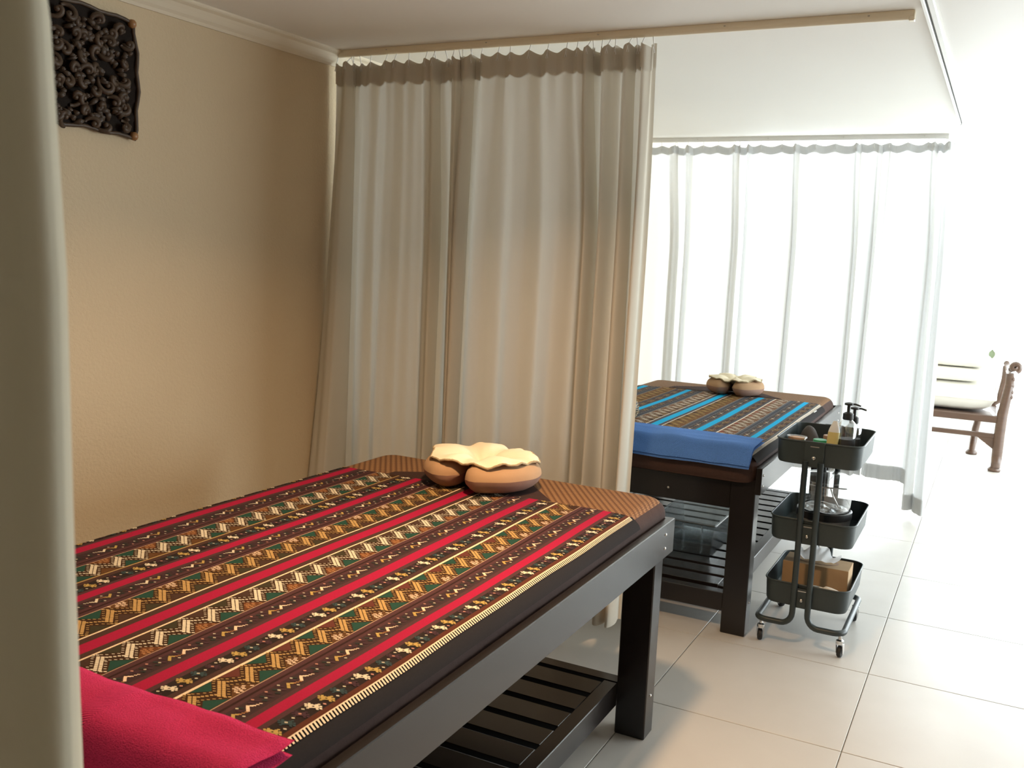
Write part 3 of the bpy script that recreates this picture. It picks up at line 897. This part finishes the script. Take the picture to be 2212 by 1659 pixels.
# ------------------------------------------------------------------ towels
def towel(x0, x1, y0, y1, z, layers, th, mat, label, droop=0, seed=1, name='folded_towel'):
    t = thing(name, label, 'towel', ((x0+x1)/2, (y0+y1)/2, z))
    rnd = random.Random(seed)
    for k in range(layers):
        za = z+k*th+.0006; zb = z+(k+1)*th
        ox = rnd.uniform(-.004, .004); oy = rnd.uniform(-.006, .006)+k*.004
        nx, ny = 26, 60
        G = []
        def P_(i, j, top):
            u = i/nx; v = j/ny
            x = x0+ox+(x1-x0)*u; y = y0+oy+(y1-y0)*v
            ex = min(u*(x1-x0), (1-u)*(x1-x0)); ey = min(v*(y1-y0), (1-v)*(y1-y0))
            e = min(ex, ey); r = th*.5
            c = 0 if e >= r else r-math.sqrt(max(0, r*r-(r-e)**2))
            wv = .5*th*noise.noise(Vector((x*7, y*9, seed*3)))*min(1, e/.02)+.25*th*noise.noise(Vector((x*22, y*12, seed)))
            wv *= (k+1)/layers
            zz = (zb-c+wv) if top else (za+c)+(wv if k else 0)
            x += .006*noise.noise(Vector((y*6, k, seed))); y += .006*noise.noise(Vector((x*8, k+5, seed)))
            d = 0
            if droop:
                dd = max(.003, x-droop)
                if dd < RC: d = RC-math.sqrt(max(0, RC*RC-(RC-dd)**2))
                if x < droop+.003: d += (droop+.003-x)*1.2
            return (x, y, zz-d)
        top = [[P_(i, j, True) for j in range(ny+1)] for i in range(nx+1)]
        bot = [[P_(i, j, False) for j in range(ny+1)] for i in range(nx+1)]
        b = MB(); b.grid(top); b.grid([r_[::-1] for r_ in bot])
        ra = [top[i][0] for i in range(nx+1)]+[top[nx][j] for j in range(1, ny+1)]+[top[i][ny] for i in range(nx-1, -1, -1)]+[top[0][j] for j in range(ny-1, 0, -1)]
        rb = [bot[i][0] for i in range(nx+1)]+[bot[nx][j] for j in range(1, ny+1)]+[bot[i][ny] for i in range(nx-1, -1, -1)]+[bot[0][j] for j in range(ny-1, 0, -1)]
        b.grid([rb, ra], close_v=True)
        b.build('folded_layer', mat, t, smooth=True)
    return t
towel(.62, .930, .776, 1.62, .7055, 2, .017, terry('pink_terry', (.60, .035, .135), (-.135, .018)), 'folded deep pink towel across the foot of the nearer bed', droop=.799, seed=3)
towel(3.362, 3.60, .742, 1.66, .7055, 2, .012, terry('blue_terry', (.10, .24, .64), (-.17, .02)), 'folded blue towel across the foot of the bed behind the curtain', droop=3.384, seed=8)

# ------------------------------------------------------------------ face pillows with a towel on top
def face_pillow(cx, cy, z0, ang, label, tlabel, seed, sc=1.0):
    t = thing('face_pillow', label, 'pillow', (cx, cy, z0))
    Rr = .098*sc; rx = .056*sc; rz = .043*(.5+.5*sc)
    segs, sg = 60, 24
    rings = []
    gap = R(5)
    for i in range(segs+1):
        a = ang+gap+(2*math.pi-2*gap)*i/segs
        q = i/segs; e = min(q, 1-q)
        tp = min(1, (e/.045))**.5 if e < .045 else 1
        tp = max(.02, tp)
        fat = 1+.10*math.cos(2*(a-ang))
        ring = []
        for k in range(sg):
            b_ = 2*math.pi*k/sg
            rr = rx*tp*math.cos(b_)*fat; zz = rz*tp*math.sin(b_)
            zz += .003*noise.noise(Vector((a*2, b_, seed)))
            rad = Rr*1.02+rr
            ring.append((cx+rad*math.cos(a), cy+rad*math.sin(a)*1.18, z0+rz+zz))
        rings.append(ring)
    up_ = MB(); lo = MB()
    # upper velour shell: sg indices 0..half plus a little below
    iu = [k % sg for k in range(0, sg//2+1)]; il = [k % sg for k in range(sg//2, sg+1)]
    up_.grid([[r_[k] for k in iu] for r_ in rings]); lo.grid([[r_[k] for k in il] for r_ in rings])
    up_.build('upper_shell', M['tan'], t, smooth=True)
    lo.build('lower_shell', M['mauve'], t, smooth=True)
    w = thing('face_towel', tlabel, 'towel', (cx, cy, z0+.09))
    N, Q = 96, 18
    G = []; edge = []
    for i in range(N):
        a = 2*math.pi*i/N
        da = (a-ang+math.pi) % (2*math.pi)-math.pi
        notch = math.exp(-(da/.16)**2)
        Ro = .136*sc*(1+.05*math.sin(a*5+seed)+.03*math.sin(a*9))*(1-.16*notch)
        if abs(da) > 2.2: Ro *= .95
        row = []
        for j in range(Q+1):
            q = j/Q; r = Ro*q
            rc = Rr
            zz = rz+rz*math.sqrt(max(0, 1-((r-rc)/(rx*1.25))**2)) if abs(r-rc) < rx*1.25 else rz*.6
            if r < rc: zz = max(zz, rz*1.12+.035*(r/rc)**1.3)
            pet = .011-.022*abs(math.cos(a*2.5+seed*.7+.35*math.sin(a*2)))**3
            zz += pet*min(1, q*2.2)*(1-.55*q)+.0055
            fl = max(0, q-.8)/.2
            zz += .004*fl*math.sin(a*13+seed)
            zz -= .016*notch*q
            row.append((cx+r*math.cos(a), cy+r*math.sin(a)*1.18, z0+max(zz, .02)+.004))
        G.append(row); edge.append(row[-1])
    b = MB(); b.grid(G, close_u=True)
    b.grid([[(p[0], p[1], p[2]-.0035) for p in row[::-1]] for row in G], close_u=True)
    b.build('towelling', M['cream_cloth'], w, smooth=True)
    MB().tube([(p[0], p[1], p[2]-.003+.0012*math.sin(i*2.1)) for i, p in enumerate(edge)], .0034, 6, closed=True).build('serged_edge', M['serge'], w, smooth=True)
face_pillow(2.405, 1.315, .7055, R(176), 'tan horseshoe face pillow at the head of the nearer bed', 'cream petal-shaped cloth with serged edge on the nearer face pillow', 1)
face_pillow(4.90, 1.195, .7055, R(178), 'tan horseshoe face pillow at the head of the blue striped bed', 'cream cloth lying on the farther face pillow', 4, .84)

# ribbed dark basket peeping out beside the curtain edge on bed 2
bk = thing('ribbed_basket', 'small dark ribbed basket on the farther bed, half hidden by the curtain', 'basket', (3.80, 1.405, .7065))
b = MB(); b.lathe([(.0, 0), (.045, 0), (.062, .012), (.07, .035), (.066, .06), (.058, .075), (.052, .07), (.056, .04), (.05, .015), (0, .012)], (3.80, 1.405, .7065), 26); b.build('body', M['black_plastic'], bk, smooth=True)
for k in range(7):
    z = .7065+.010+k*.010; r = .0625+.0095*math.sin(math.pi*min(1, (k+.3)/6.5))
    MB().tube([(3.80+r*math.cos(a*.2618), 1.405+r*math.sin(a*.2618), z) for a in range(24)], .0016, 5, closed=True).build('rib', M['serge'], bk, smooth=True)

# ------------------------------------------------------------------ clear box on the low shelf of bed 2
bx = thing('storage_box', 'clear plastic storage box on the low shelf of the farther bed', 'box', (4.0, 1.10, .156))
def taper(b, x0, x1, y0, y1, z0, z1, tp, mi=0):
    A = [(x0+tp, y0+tp, z0), (x1-tp, y0+tp, z0), (x1-tp, y1-tp, z0), (x0+tp, y1-tp, z0)]
    B = [(x0, y0, z1), (x1, y0, z1), (x1, y1, z1), (x0, y1, z1)]
    n = len(b.v); b.v += A+B
    for i in range(4): b.face([n+i, n+(i+1) % 4, n+4+(i+1) % 4, n+4+i], mi)
    b.face([n+3, n+2, n+1, n], mi)
b = MB(); taper(b, 3.80, 4.22, .965, 1.23, .157, .295, .018); taper(b, 3.803, 4.217, .968, 1.227, .160, .295, .018); b.build('body', M['clear'], bx)
MB().tube([(3.797, .962, .295), (4.223, .962, .295), (4.223, 1.233, .295), (3.797, 1.233, .295)], .005, 8, closed=True).build('rim', M['clear'], bx)
b = MB()
for y in (1.02, 1.10, 1.175):
    b.box((3.797, y-.0025, .17), (3.812, y+.0025, .285))
b.box((3.796, 1.06, .262), (3.803, 1.14, .27)); b.build('moulded_ribs', M['clear'], bx)

# ------------------------------------------------------------------ cart
CX0, CX1, CY0, CY1 = 3.42, 3.83, .377, .673
cyc = .535
cart = thing('trolley', 'dark slate three-tier metal trolley on castors beside the farther bed', 'trolley', (3.625, .525, 0))
def rrect(x0, x1, y0, y1, r, n=6):
    out = []
    for cx, cy, a0 in ((x1-r, y1-r, 0), (x0+r, y1-r, 90), (x0+r, y0+r, 180), (x1-r, y0+r, 270)):
        for k in range(n+1):
            a = R(a0+90*k/n); out.append((cx+r*math.cos(a), cy+r*math.sin(a)))
    return out
for zt in (.768, .482, .243):
    zb = zt-.088
    rings = []
    for ins, z in ((.02, zb), (.008, zb+.003), (.004, zb+.012), (.0, zt)):
        rings.append([(x, y, z) for x, y in rrect(CX0+ins, CX1-ins, CY0+ins, CY1-ins, .045-ins*.5)])
    inner = [[(x, y, z) for x, y in rrect(CX0+ins+.002, CX1-ins-.002, CY0+ins+.002, CY1-ins-.002, .044-ins*.5)] for ins, z in ((.0, zt), (.004, zb+.014), (.02, zb+.006))]
    b = MB(); b.grid(rings, close_v=True); n = len(rings[0])
    b.face(list(range(n))[::-1])
    b.grid(inner, close_v=True); k = len(b.v)-n; b.face(range(k, k+n))
    tray = b.build('tray', M['cart'], cart, smooth=True, auto=35)
    MB().tube([(x, y, zt) for x, y in rrect(CX0-.001, CX1+.001, CY0-.001, CY1+.001, .045)], .0032, 8, closed=True).build('rim', M['cart'], tray, smooth=True)
    for X, sgn in ((CX0-.010, 1), (CX1+.006, -1)):
        hgt = (zb, zt+.004) if zt > .7 else (zb+.004, zt-.012)
        MB().box((X, cyc-.034, hgt[0]), (X+.005, cyc+.034, hgt[1]), bev=.001).build('bracket', M['cart'], tray)
    # bolt and slot on the viewer's side
    bz = zt-.055
    bb = MB(); bb.grid([[(CX0-.0105-.014*(zt < .0)-h, cyc+r_*math.cos(q*.628), bz+r_*math.sin(q*.628)) for q in range(10)] for r_, h in ((0, .0045), (.004, .004), (.007, .0015), (.0075, 0))], close_v=True)
    bb.build('bolt', M['steel'], tray, smooth=True)
    MB().box((CX0-.0112, cyc-.016, zt-.016 if zt > .7 else zt-.022), (CX0-.0098, cyc+.014, zt-.0125 if zt > .7 else zt-.0185)).build('slot', M['steel'], tray)
def arc(c, r, a0, a1, ax, n=7):
    return [tuple(c[i]+r*(math.cos(R(a0+(a1-a0)*k/n))*ax[0][i]+math.sin(R(a0+(a1-a0)*k/n))*ax[1][i]) for i in range(3)) for k in range(n+1)]
FX, BX = CX0-.014, CX1+.014
for sg in (1, -1):
    yc = cyc+sg*.0265; yo = .688 if sg > 0 else .382
    zt = .095
    path = [(FX, yc, .70), (FX, yc, .17)]
    path += [(FX, yc+sg*.04*(1-math.cos(R(a))), .095+.045-.045*math.sin(R(a))) for a in (0, 15, 30, 45, 60, 75, 90)]
    rr = .035
    path += [(FX, yo-sg*rr, zt)]
    path += [(FX+rr*(1-math.cos(R(a))), yo-sg*rr*(1-math.sin(R(a))), zt) for a in (15, 30, 45, 60, 75, 90)]
    path += [(BX-rr, yo, zt)]
    path += [(BX-rr*(1-math.sin(R(a))), yo-sg*rr*(1-math.cos(R(a))), zt) for a in (15, 30, 45, 60, 75, 90)]
    path += [(BX, yc+sg*.04, zt)]
    path += [(BX, yc+sg*.04*(1-math.sin(R(a))), .095+.045-.045*math.cos(R(a))) for a in (15, 30, 45, 60, 75, 90)]
    path += [(BX, yc, .17), (BX, yc, .70)]
    MB().tube(path, .0108, 12).build('frame_tube', M['cart'], cart, smooth=True)
for i, (x, y, a) in enumerate(((FX+.02, .672, 20), (FX+.02, .392, -8), (BX-.02, .672, 40), (BX-.02, .392, 15))):
    ca = bpy.data.objects.new('castor', None); COL.objects.link(ca); ca.parent = cart
    ca.location = Vector((x, y, 0))-wloc(cart); ca.empty_display_size = .02
    a = R(a); dx, dy_ = math.cos(a), math.sin(a)
    wc = (x+.012*dx, y+.012*dy_, .0215)
    b = MB(); rings = []
    for r_, h in ((.0, -.008), (.012, -.008), (.0195, -.0075), (.0215, -.004), (.0215, .004), (.0195, .0075), (.012, .008), (.0, .008)):
        rings.append([(wc[0]+dx*r_*math.cos(q*.3927)-dy_*h, wc[1]+dy_*r_*math.cos(q*.3927)+dx*h, wc[2]+r_*math.sin(q*.3927)) for q in range(16)])
    b.grid(rings, close_v=True); b.build('wheel', M['rubber'], ca, smooth=True, auto=40)
    b = MB()
    b.lathe([(.0, .052), (.012, .052), (.0135, .058), (.0135, .066), (.007, .070), (.005, .085), (0, .085)], (x, y, 0), 14)
    for s_ in (-1, 1):
        h = s_*.0115
        q = [(x-.006*dx-dy_*h, y-.006*dy_+dx*h, .055), (x+.016*dx-dy_*h, y+.016*dy_+dx*h, .055), (wc[0]+.006*dx-dy_*h, wc[1]+.006*dy_+dx*h, .014), (wc[0]-.007*dx-dy_*h, wc[1]-.007*dy_+dx*h, .014)]
        n = len(b.v); b.v += q+[(p[0]-dy_*.0015*s_, p[1]+dx*.0015*s_, p[2]) for p in q]
        for fc in ((0, 1, 2, 3), (7, 6, 5, 4), (0, 4, 5, 1), (1, 5, 6, 2), (2, 6, 7, 3), (3, 7, 4, 0)): b.face([n+k for k in fc])
    b.build('fork', M['chrome'], ca, smooth=True, auto=30)

# things in the top tray
TZ = .6865
def pump_bottle(x, y, label, hh=.125, r=.032, body=None, dirn=-1, s=1):
    t = thing('pump_bottle', label, 'bottle', (x, y, TZ))
    b = MB(); b.lathe([(0, 0), (r*.95, 0), (r, .006), (r, hh*.80), (r*.9, hh*.90), (r*.55, hh*.98), (r*.42, hh), (r*.42, hh+.012)], (x, y, TZ), 22)
    b.build('bottle_body', M['jar'], t, smooth=True)
    MB().lathe([(0, .002), (r*.9, .002), (r*.93, .008), (r*.93, hh*.55), (0, hh*.55)], (x, y, TZ), 20).build('liquid', body, t, smooth=True, auto=40)
    c = MB(); z = TZ+hh
    c.lathe([(r*.5, 0), (r*.55, .002), (r*.55, .022), (r*.35, .026), (.006, .028), (.006, .052), (.016, .053), (.016, .060), (.005, .063), (0, .063)], (x, y, z), 16)
    c.build('pump', M['black_plastic'], t, smooth=True, auto=40)
    MB().tube([(x, y, z+.057), (x+.004, y+dirn*.022, z+.057), (x+.006, y+dirn*.040, z+.052)], lambda q: .0045-.0015*q, 8).build('spout', M['black_plastic'], t, smooth=True)
    return t
pump_bottle(3.56, .452, 'tall clear pump bottle with black pump at the front of the top tray', .155, .034, M['label'])
pump_bottle(3.68, .445, 'second clear pump bottle standing behind the taller one in the top tray', .125, .030, M['label'])
tb = thing('squeeze_tube', 'pale yellow squeeze tube with white end leaning by the pump bottles', 'tube', (3.53, .497, TZ))
b = MB(); G = []
for k in range(12):
    q = k/11; w = .021*(1-.05*q) if q < .75 else .021*(1-(q-.75)*2.6); d = .017*(1-q)**.7+.002
    G.append([(3.525+.004*q+d*math.cos(a*.5236), .497-.008*q+w*math.sin(a*.5236), TZ+.001+.148*q) for a in range(12)])
b.grid(G, close_v=True, mfun=lambda i, j: 1 if i >= 8 else 0); b.face(range(12)); b.build('tube_body', [M['yellow'], M['whiteplastic']], tb, smooth=True)
def jar(x, y, r, h, bm, lm, name, label, lh=.014):
    t = thing(name, label, 'jar', (x, y, TZ))
    MB().lathe([(0, 0), (r*.92, 0), (r, .004), (r, h-lh), (0, h-lh)], (x, y, TZ), 20).build('body', bm, t, smooth=True, auto=40)
    MB().lathe([(r*1.0, h-lh), (r*1.04, h-lh+.001), (r*1.04, h-.002), (r*.98, h), (0, h)], (x, y, TZ), 20).build('lid', lm, t, smooth=True, auto=40)
    return t
jar(3.55, .540, .024, .072, M['whiteplastic'], M['green'], 'balm_jar', 'small jar with a bright green lid in the top tray')
jar(3.615, .516, .023, .080, M['brownlid'], M['brownlid'], 'balm_jar', 'small jar with a brown lid behind the green-lidded one')
ds = thing('balm_dish', 'oval dish of amber balm at the left front of the top tray', 'dish', (3.59, .630, TZ))
MB().lathe([(0, 0), (.026, 0), (.033, .035), (.036, .066), (.034, .068), (.031, .06), (0, .058)], (3.59, .630, TZ), 24, sx=.8, sy=1.05).build('bowl', M['jar'], ds, smooth=True)
MB().lathe([(.0315, .058), (.030, .0625), (.018, .0645), (0, .063)], (3.59, .630, TZ), 24, sx=.8, sy=1.05).build('balm', M['amber'], ds, smooth=True)
def pouch(x, y, w, l, h, label, rz):
    b = MB(); G = []
    for i in range(13):
        row = []
        for j in range(13):
            u, v = i/6-1, j/6-1
            hh = h*max(0, 1-abs(u)**2.2)*max(0, 1-abs(v)**2.2)+.002+.006*noise.noise(Vector((u*2, v*2, h*40)))*(1-abs(u))*(1-abs(v))
            X = w*u; Y = l*v
            row.append((x+X*math.cos(rz)-Y*math.sin(rz), y+X*math.sin(rz)+Y*math.cos(rz), TZ+hh))
        G.append(row)
    b.grid(G); b.grid([[(p[0], p[1], TZ+.0005) for p in r_[::-1]] for r_ in G])
    o = b.build('cloth_pouch', M['pouch'], smooth=True); tag(o, label, 'pouch')
pouch(3.74, .61, .075, .045, .085, 'dark cloth pouch bunched at the back left of the top tray', .3)
pouch(3.72, .518, .045, .032, .072, 'smaller dark grey pouch beside the green-lidded jar', -.3)

# clear canister in the middle tray
TM = .402
ct = thing('clear_canister', 'large clear lidded canister with black base in the middle tray', 'canister', (3.60, .505, TM))
c0 = (3.605, .512)
MB().lathe([(0, 0), (.060, 0), (.085, .012), (.094, .035), (.097, .062)], (c0[0], c0[1], TM), 32).build('grey_bowl', M['darkgrey_plastic'], ct, smooth=True)
MB().lathe([(.097, .062), (.1, .064), (.1, .088), (.096, .090), (.09, .088)], (c0[0], c0[1], TM), 32).build('black_band', M['black_plastic'], ct, smooth=True, auto=40)
MB().lathe([(.093, .088), (.094, .12), (.095, .17), (.1, .185), (.101, .200), (.092, .214), (.07, .222), (.03, .226), (0, .227)], (c0[0], c0[1], TM), 36).build('clear_dome', M['jar'], ct, smooth=True)
b = MB(); G = []
for i in range(9):
    G.append([(c0[0]+.088*(i/8)*math.cos(a*.2244), c0[1]+.088*(i/8)*math.sin(a*.2244), TM+.092+.010*noise.noise(Vector((math.cos(a*.2244)*i*.6, math.sin(a*.2244)*i*.6, 2)))) for a in range(28)])
b.grid(G, close_v=True); b.build('crumpled_foil', M['clearbits'], ct, smooth=False)
b = MB(); b.tube([(c0[0]-.02, c0[1]-.02, TM+.17), (c0[0]-.01, c0[1]-.03, TM+.14), (c0[0], c0[1]-.05, TM+.10)], .003, 6); b.tube([(c0[0], c0[1]+.06, TM+.172), (c0[0], c0[1], TM+.168), (c0[0], c0[1]-.075, TM+.174)], .003, 6)
b.build('wire_stirrer', M['steel'], ct, smooth=True)
def smallstone(x, y, r, label, z=TM):
    b = MB(); b.lathe([(0, 0), (r*.8, .002), (r, r*.4), (r*.75, r*.85), (0, r*1.0)], (x, y, z), 14, sx=1.2)
    tag(b.build('massage_stone', M['clearbits'], smooth=True), label, 'stone')
smallstone(3.475, .635, .020, 'small grey object in the front left corner of the middle tray')
smallstone(3.53, .645, .018, 'small grey object behind another in the middle tray, left of the canister')
# bottom tray: tissue box + brush
tz = .163
tx = thing('tissue_box', 'brown cardboard tissue box in the bottom tray', 'tissue box', (3.60, .515, tz))
MB().box((3.535, .397, tz), (3.66, .632, tz+.125), bev=.0012).build('carton', M['card'], tx)
b = MB(); b.lathe([(.032, 0), (.034, .0008), (.034, .0012), (.030, .0012)], (3.598, .515, tz+.125), 24, sx=1.2, sy=2.2); b.build('opening', M['brownlid'], tx)
G = []
for i in range(15):
    v = i/14; row = []
    for j in range(22):
        u = j/21
        sp = .5+.6*v
        y = .515-.055+.11*u+(u-.5)*.04*v+.02*math.sin(v*3)*(u-.5)
        x = 3.598+(.012+.02*v)*math.sin(u*19+v*2)*sp
        row.append((x, y, tz+.1262+.062*v*(1-.5*abs(2*u-1.1))-.015*max(0, v-.7)*math.sin(u*9)))
    G.append(row)
tis = MB().grid(G).build('tissue', M['paper'], tx, smooth=True)
MB().box((3.5342, .50, tz+.03), (3.5349, .455, tz+.075)).build('printed_mark', M['brownlid'], tx) if False else None
br = thing('cream_brush', 'slim cream paddle lying at the front of the bottom tray', 'paddle', (3.475, .47, tz))
G = []
for i in range(16):
    q = i/15; w = (.014 if q < .55 else .006)*math.sin(math.pi*min(1, q*.9+.1))+.003
    y = .39+.135*q; G.append([(3.462+.012*q+w*math.cos(a*.785)*.5, y, tz+.052+.016*q+w*math.sin(a*.785)) for a in range(8)])
MB().grid(G, close_v=True).build('paddle', M['whiteplastic'], br, smooth=True)
MB().box((3.455, .40, tz), (3.49, .45, tz+.045), bev=.004).build('stand', M['card'], br)

# ------------------------------------------------------------------ carved armchair far right
ch = thing('carved_armchair', 'carved dark wooden armchair with white cushions in the bright far corner', 'armchair', (7.68, .27, 0))
w = M['chairwood']; yA, yB = -.075, .62
for y, s_ in ((yA, 1), (yB, -1)):
    b = MB()   # front leg, arm post and scroll
    b.tube([(7.40, y, .03), (7.40, y, .12), (7.395, y, .26), (7.40, y-.004*s_, .40), (7.405, y-.018*s_, .52), (7.41, y-.03*s_, .62), (7.41, y-.022*s_, .70)], lambda q: .036 if q < .55 else .036-.010*(q-.55)*2, 10)
    b.build('arm_post', w, ch, smooth=True)
    MB().lathe([(0, 0), (.040, 0), (.044, .012), (.036, .026), (.028, .032)], (7.40, y+.008*s_, 0), 14).build('foot', w, ch, smooth=True)
    b = MB(); sp = []
    for k in range(22):
        q = k/21; rr = .030*(1-q*.85); a = -1.2-s_*0+q*8
        sp.append((7.40-.002*k*.3, y-.03*s_+s_*(-.018)+rr*math.cos(a)*-s_, .745+rr*math.sin(a)))
    b.tube(sp, lambda q: .024-.008*q, 10); b.build('arm_scroll', w, ch, smooth=True)
    b = MB()
    for k, z in enumerate((.66, .615, .57, .535)):
        b.lathe([(0, .02), (.014, .014), (.020, 0), (.014, -.014), (0, -.02)], (7.402, y-.042*s_, z), 10)
    b.build('carved_beads', w, ch, smooth=True)
    MB().tube([(7.42, y-.03*s_, .73), (7.55, y-.03*s_, .70), (7.75, y-.02*s_, .68), (7.98, y, .72)], .022, 8).build('armrest', w, ch, smooth=True)
    MB().tube([(8.0, y+.17*s_, .03), (8.0, y+.16*s_, .20), (8.0, y+.14*s_, .34), (7.99, y+.02*s_, .44), (8.0, y, .60), (8.0, y, .70)], .026, 8).build('back_leg', w, ch, smooth=True)
    MB().lathe([(0, 0), (.04, 0), (.044, .012), (.03, .03)], (8.0, y+.17*s_, 0), 12).build('foot', w, ch, smooth=True)
MB().box((7.375, yA+.02, .345), (7.42, yB-.02, .395), bev=.006).build('seat_rail', w, ch)
MB().box((7.38, yA+.02, .235), (7.41, yB-.02, .268), bev=.005).build('stretcher', w, ch)
b = MB(); b.v += [(7.385, yA+.03, .236), (7.385, yA+.14, .236), (7.385, yA+.02, .15), (7.405, yA+.03, .236), (7.405, yA+.14, .236), (7.405, yA+.02, .15)]
for fc in ((0, 1, 2), (5, 4, 3), (0, 3, 4, 1), (1, 4, 5, 2), (2, 5, 3, 0)): b.face(fc)
b.build('bracket', w, ch)
MB().box((7.42, yA+.03, .35), (7.98, yB-.03, .395), bev=.005).build('seat_board', w, ch)
MB().box((7.97, yA+.05, .45), (8.05, yB-.05, .80), bev=.03).build('upholstered_back', M['cushion'], ch)
def cushion(x0, x1, y0, y1, z0, z1, label, lean=0):
    t = thing('seat_cushion', label, 'cushion', ((x0+x1)/2, (y0+y1)/2, z0))
    b = MB(); n = 18; 
    def pz(u, v): return (max(0, 1-abs(u)**4)*max(0, 1-abs(v)**4))**.45
    for s_ in (1, -1):
        b.grid([[((x0+x1)/2+(x1-x0)/2*u, (y0+y1)/2+(y1-y0)/2*v, (z0+z1)/2+s_*(z1-z0)/2*pz(u, v)) for v in [k/n*2-1 for k in range(n+1)]][::s_] for u in [k/n*2-1 for k in range(n+1)]])
    b.build('cushion_body', M['cushion'], t, smooth=True)
    MB().tube([(x, y, (z0+z1)/2) for x, y in rrect(x0, x1, y0, y1, .03)], .006, 6, closed=True).build('piping', M['cushion'], t, smooth=True)
cushion(7.40, 7.96, yA+.045, yB-.05, .397, .60, 'thick white seat cushion on the carved armchair')
cushion(7.44, 7.90, yA+.10, yB-.10, .602, .70, 'flat white pillow lying on the thick seat cushion of the armchair')
cushion(7.50, 7.88, yA+.09, yB-.16, .702, .79, 'small rounded white pillow topmost on the carved armchair')
lf = thing('green_leaf', 'small grey-green leaf sticking up behind the white cushions', 'leaf', (7.90, .035, .752))
G = []
for k in range(9):
    q = k/8; wd = .022*math.sin(math.pi*(q*.92+.04)); G.append([(7.90+.02*q, .03-wd, .75+.07*q), (7.905+.02*q, .03, .752+.07*q), (7.90+.02*q, .03+wd, .75+.07*q)])
MB().grid(G).build('blade', M['leaf'], lf, smooth=True)

# ------------------------------------------------------------------ groups of look-alikes
GR = {'mattress': 'bed mattresses', 'striped_cloth': 'striped woven cloths', 'folded_towel': 'folded towels', 'face_pillow': 'horseshoe face pillows', 'face_towel': 'cloths on the face pillows',
      'curtain': 'hanging curtains', 'curtain_rod': 'curtain rods', 'seat_cushion': 'cushions on the armchair', 'pump_bottle': 'pump bottles in the top tray', 'balm_jar': 'balm jars in the top tray',
      'cloth_pouch': 'pouches in the top tray', 'massage_stone': 'stones in the middle tray'}
for o in SC.objects:
    if o.parent is None and 'label' in o.keys():
        k = o.name.split('.')[0]
        if k in GR: o['group'] = GR[k]
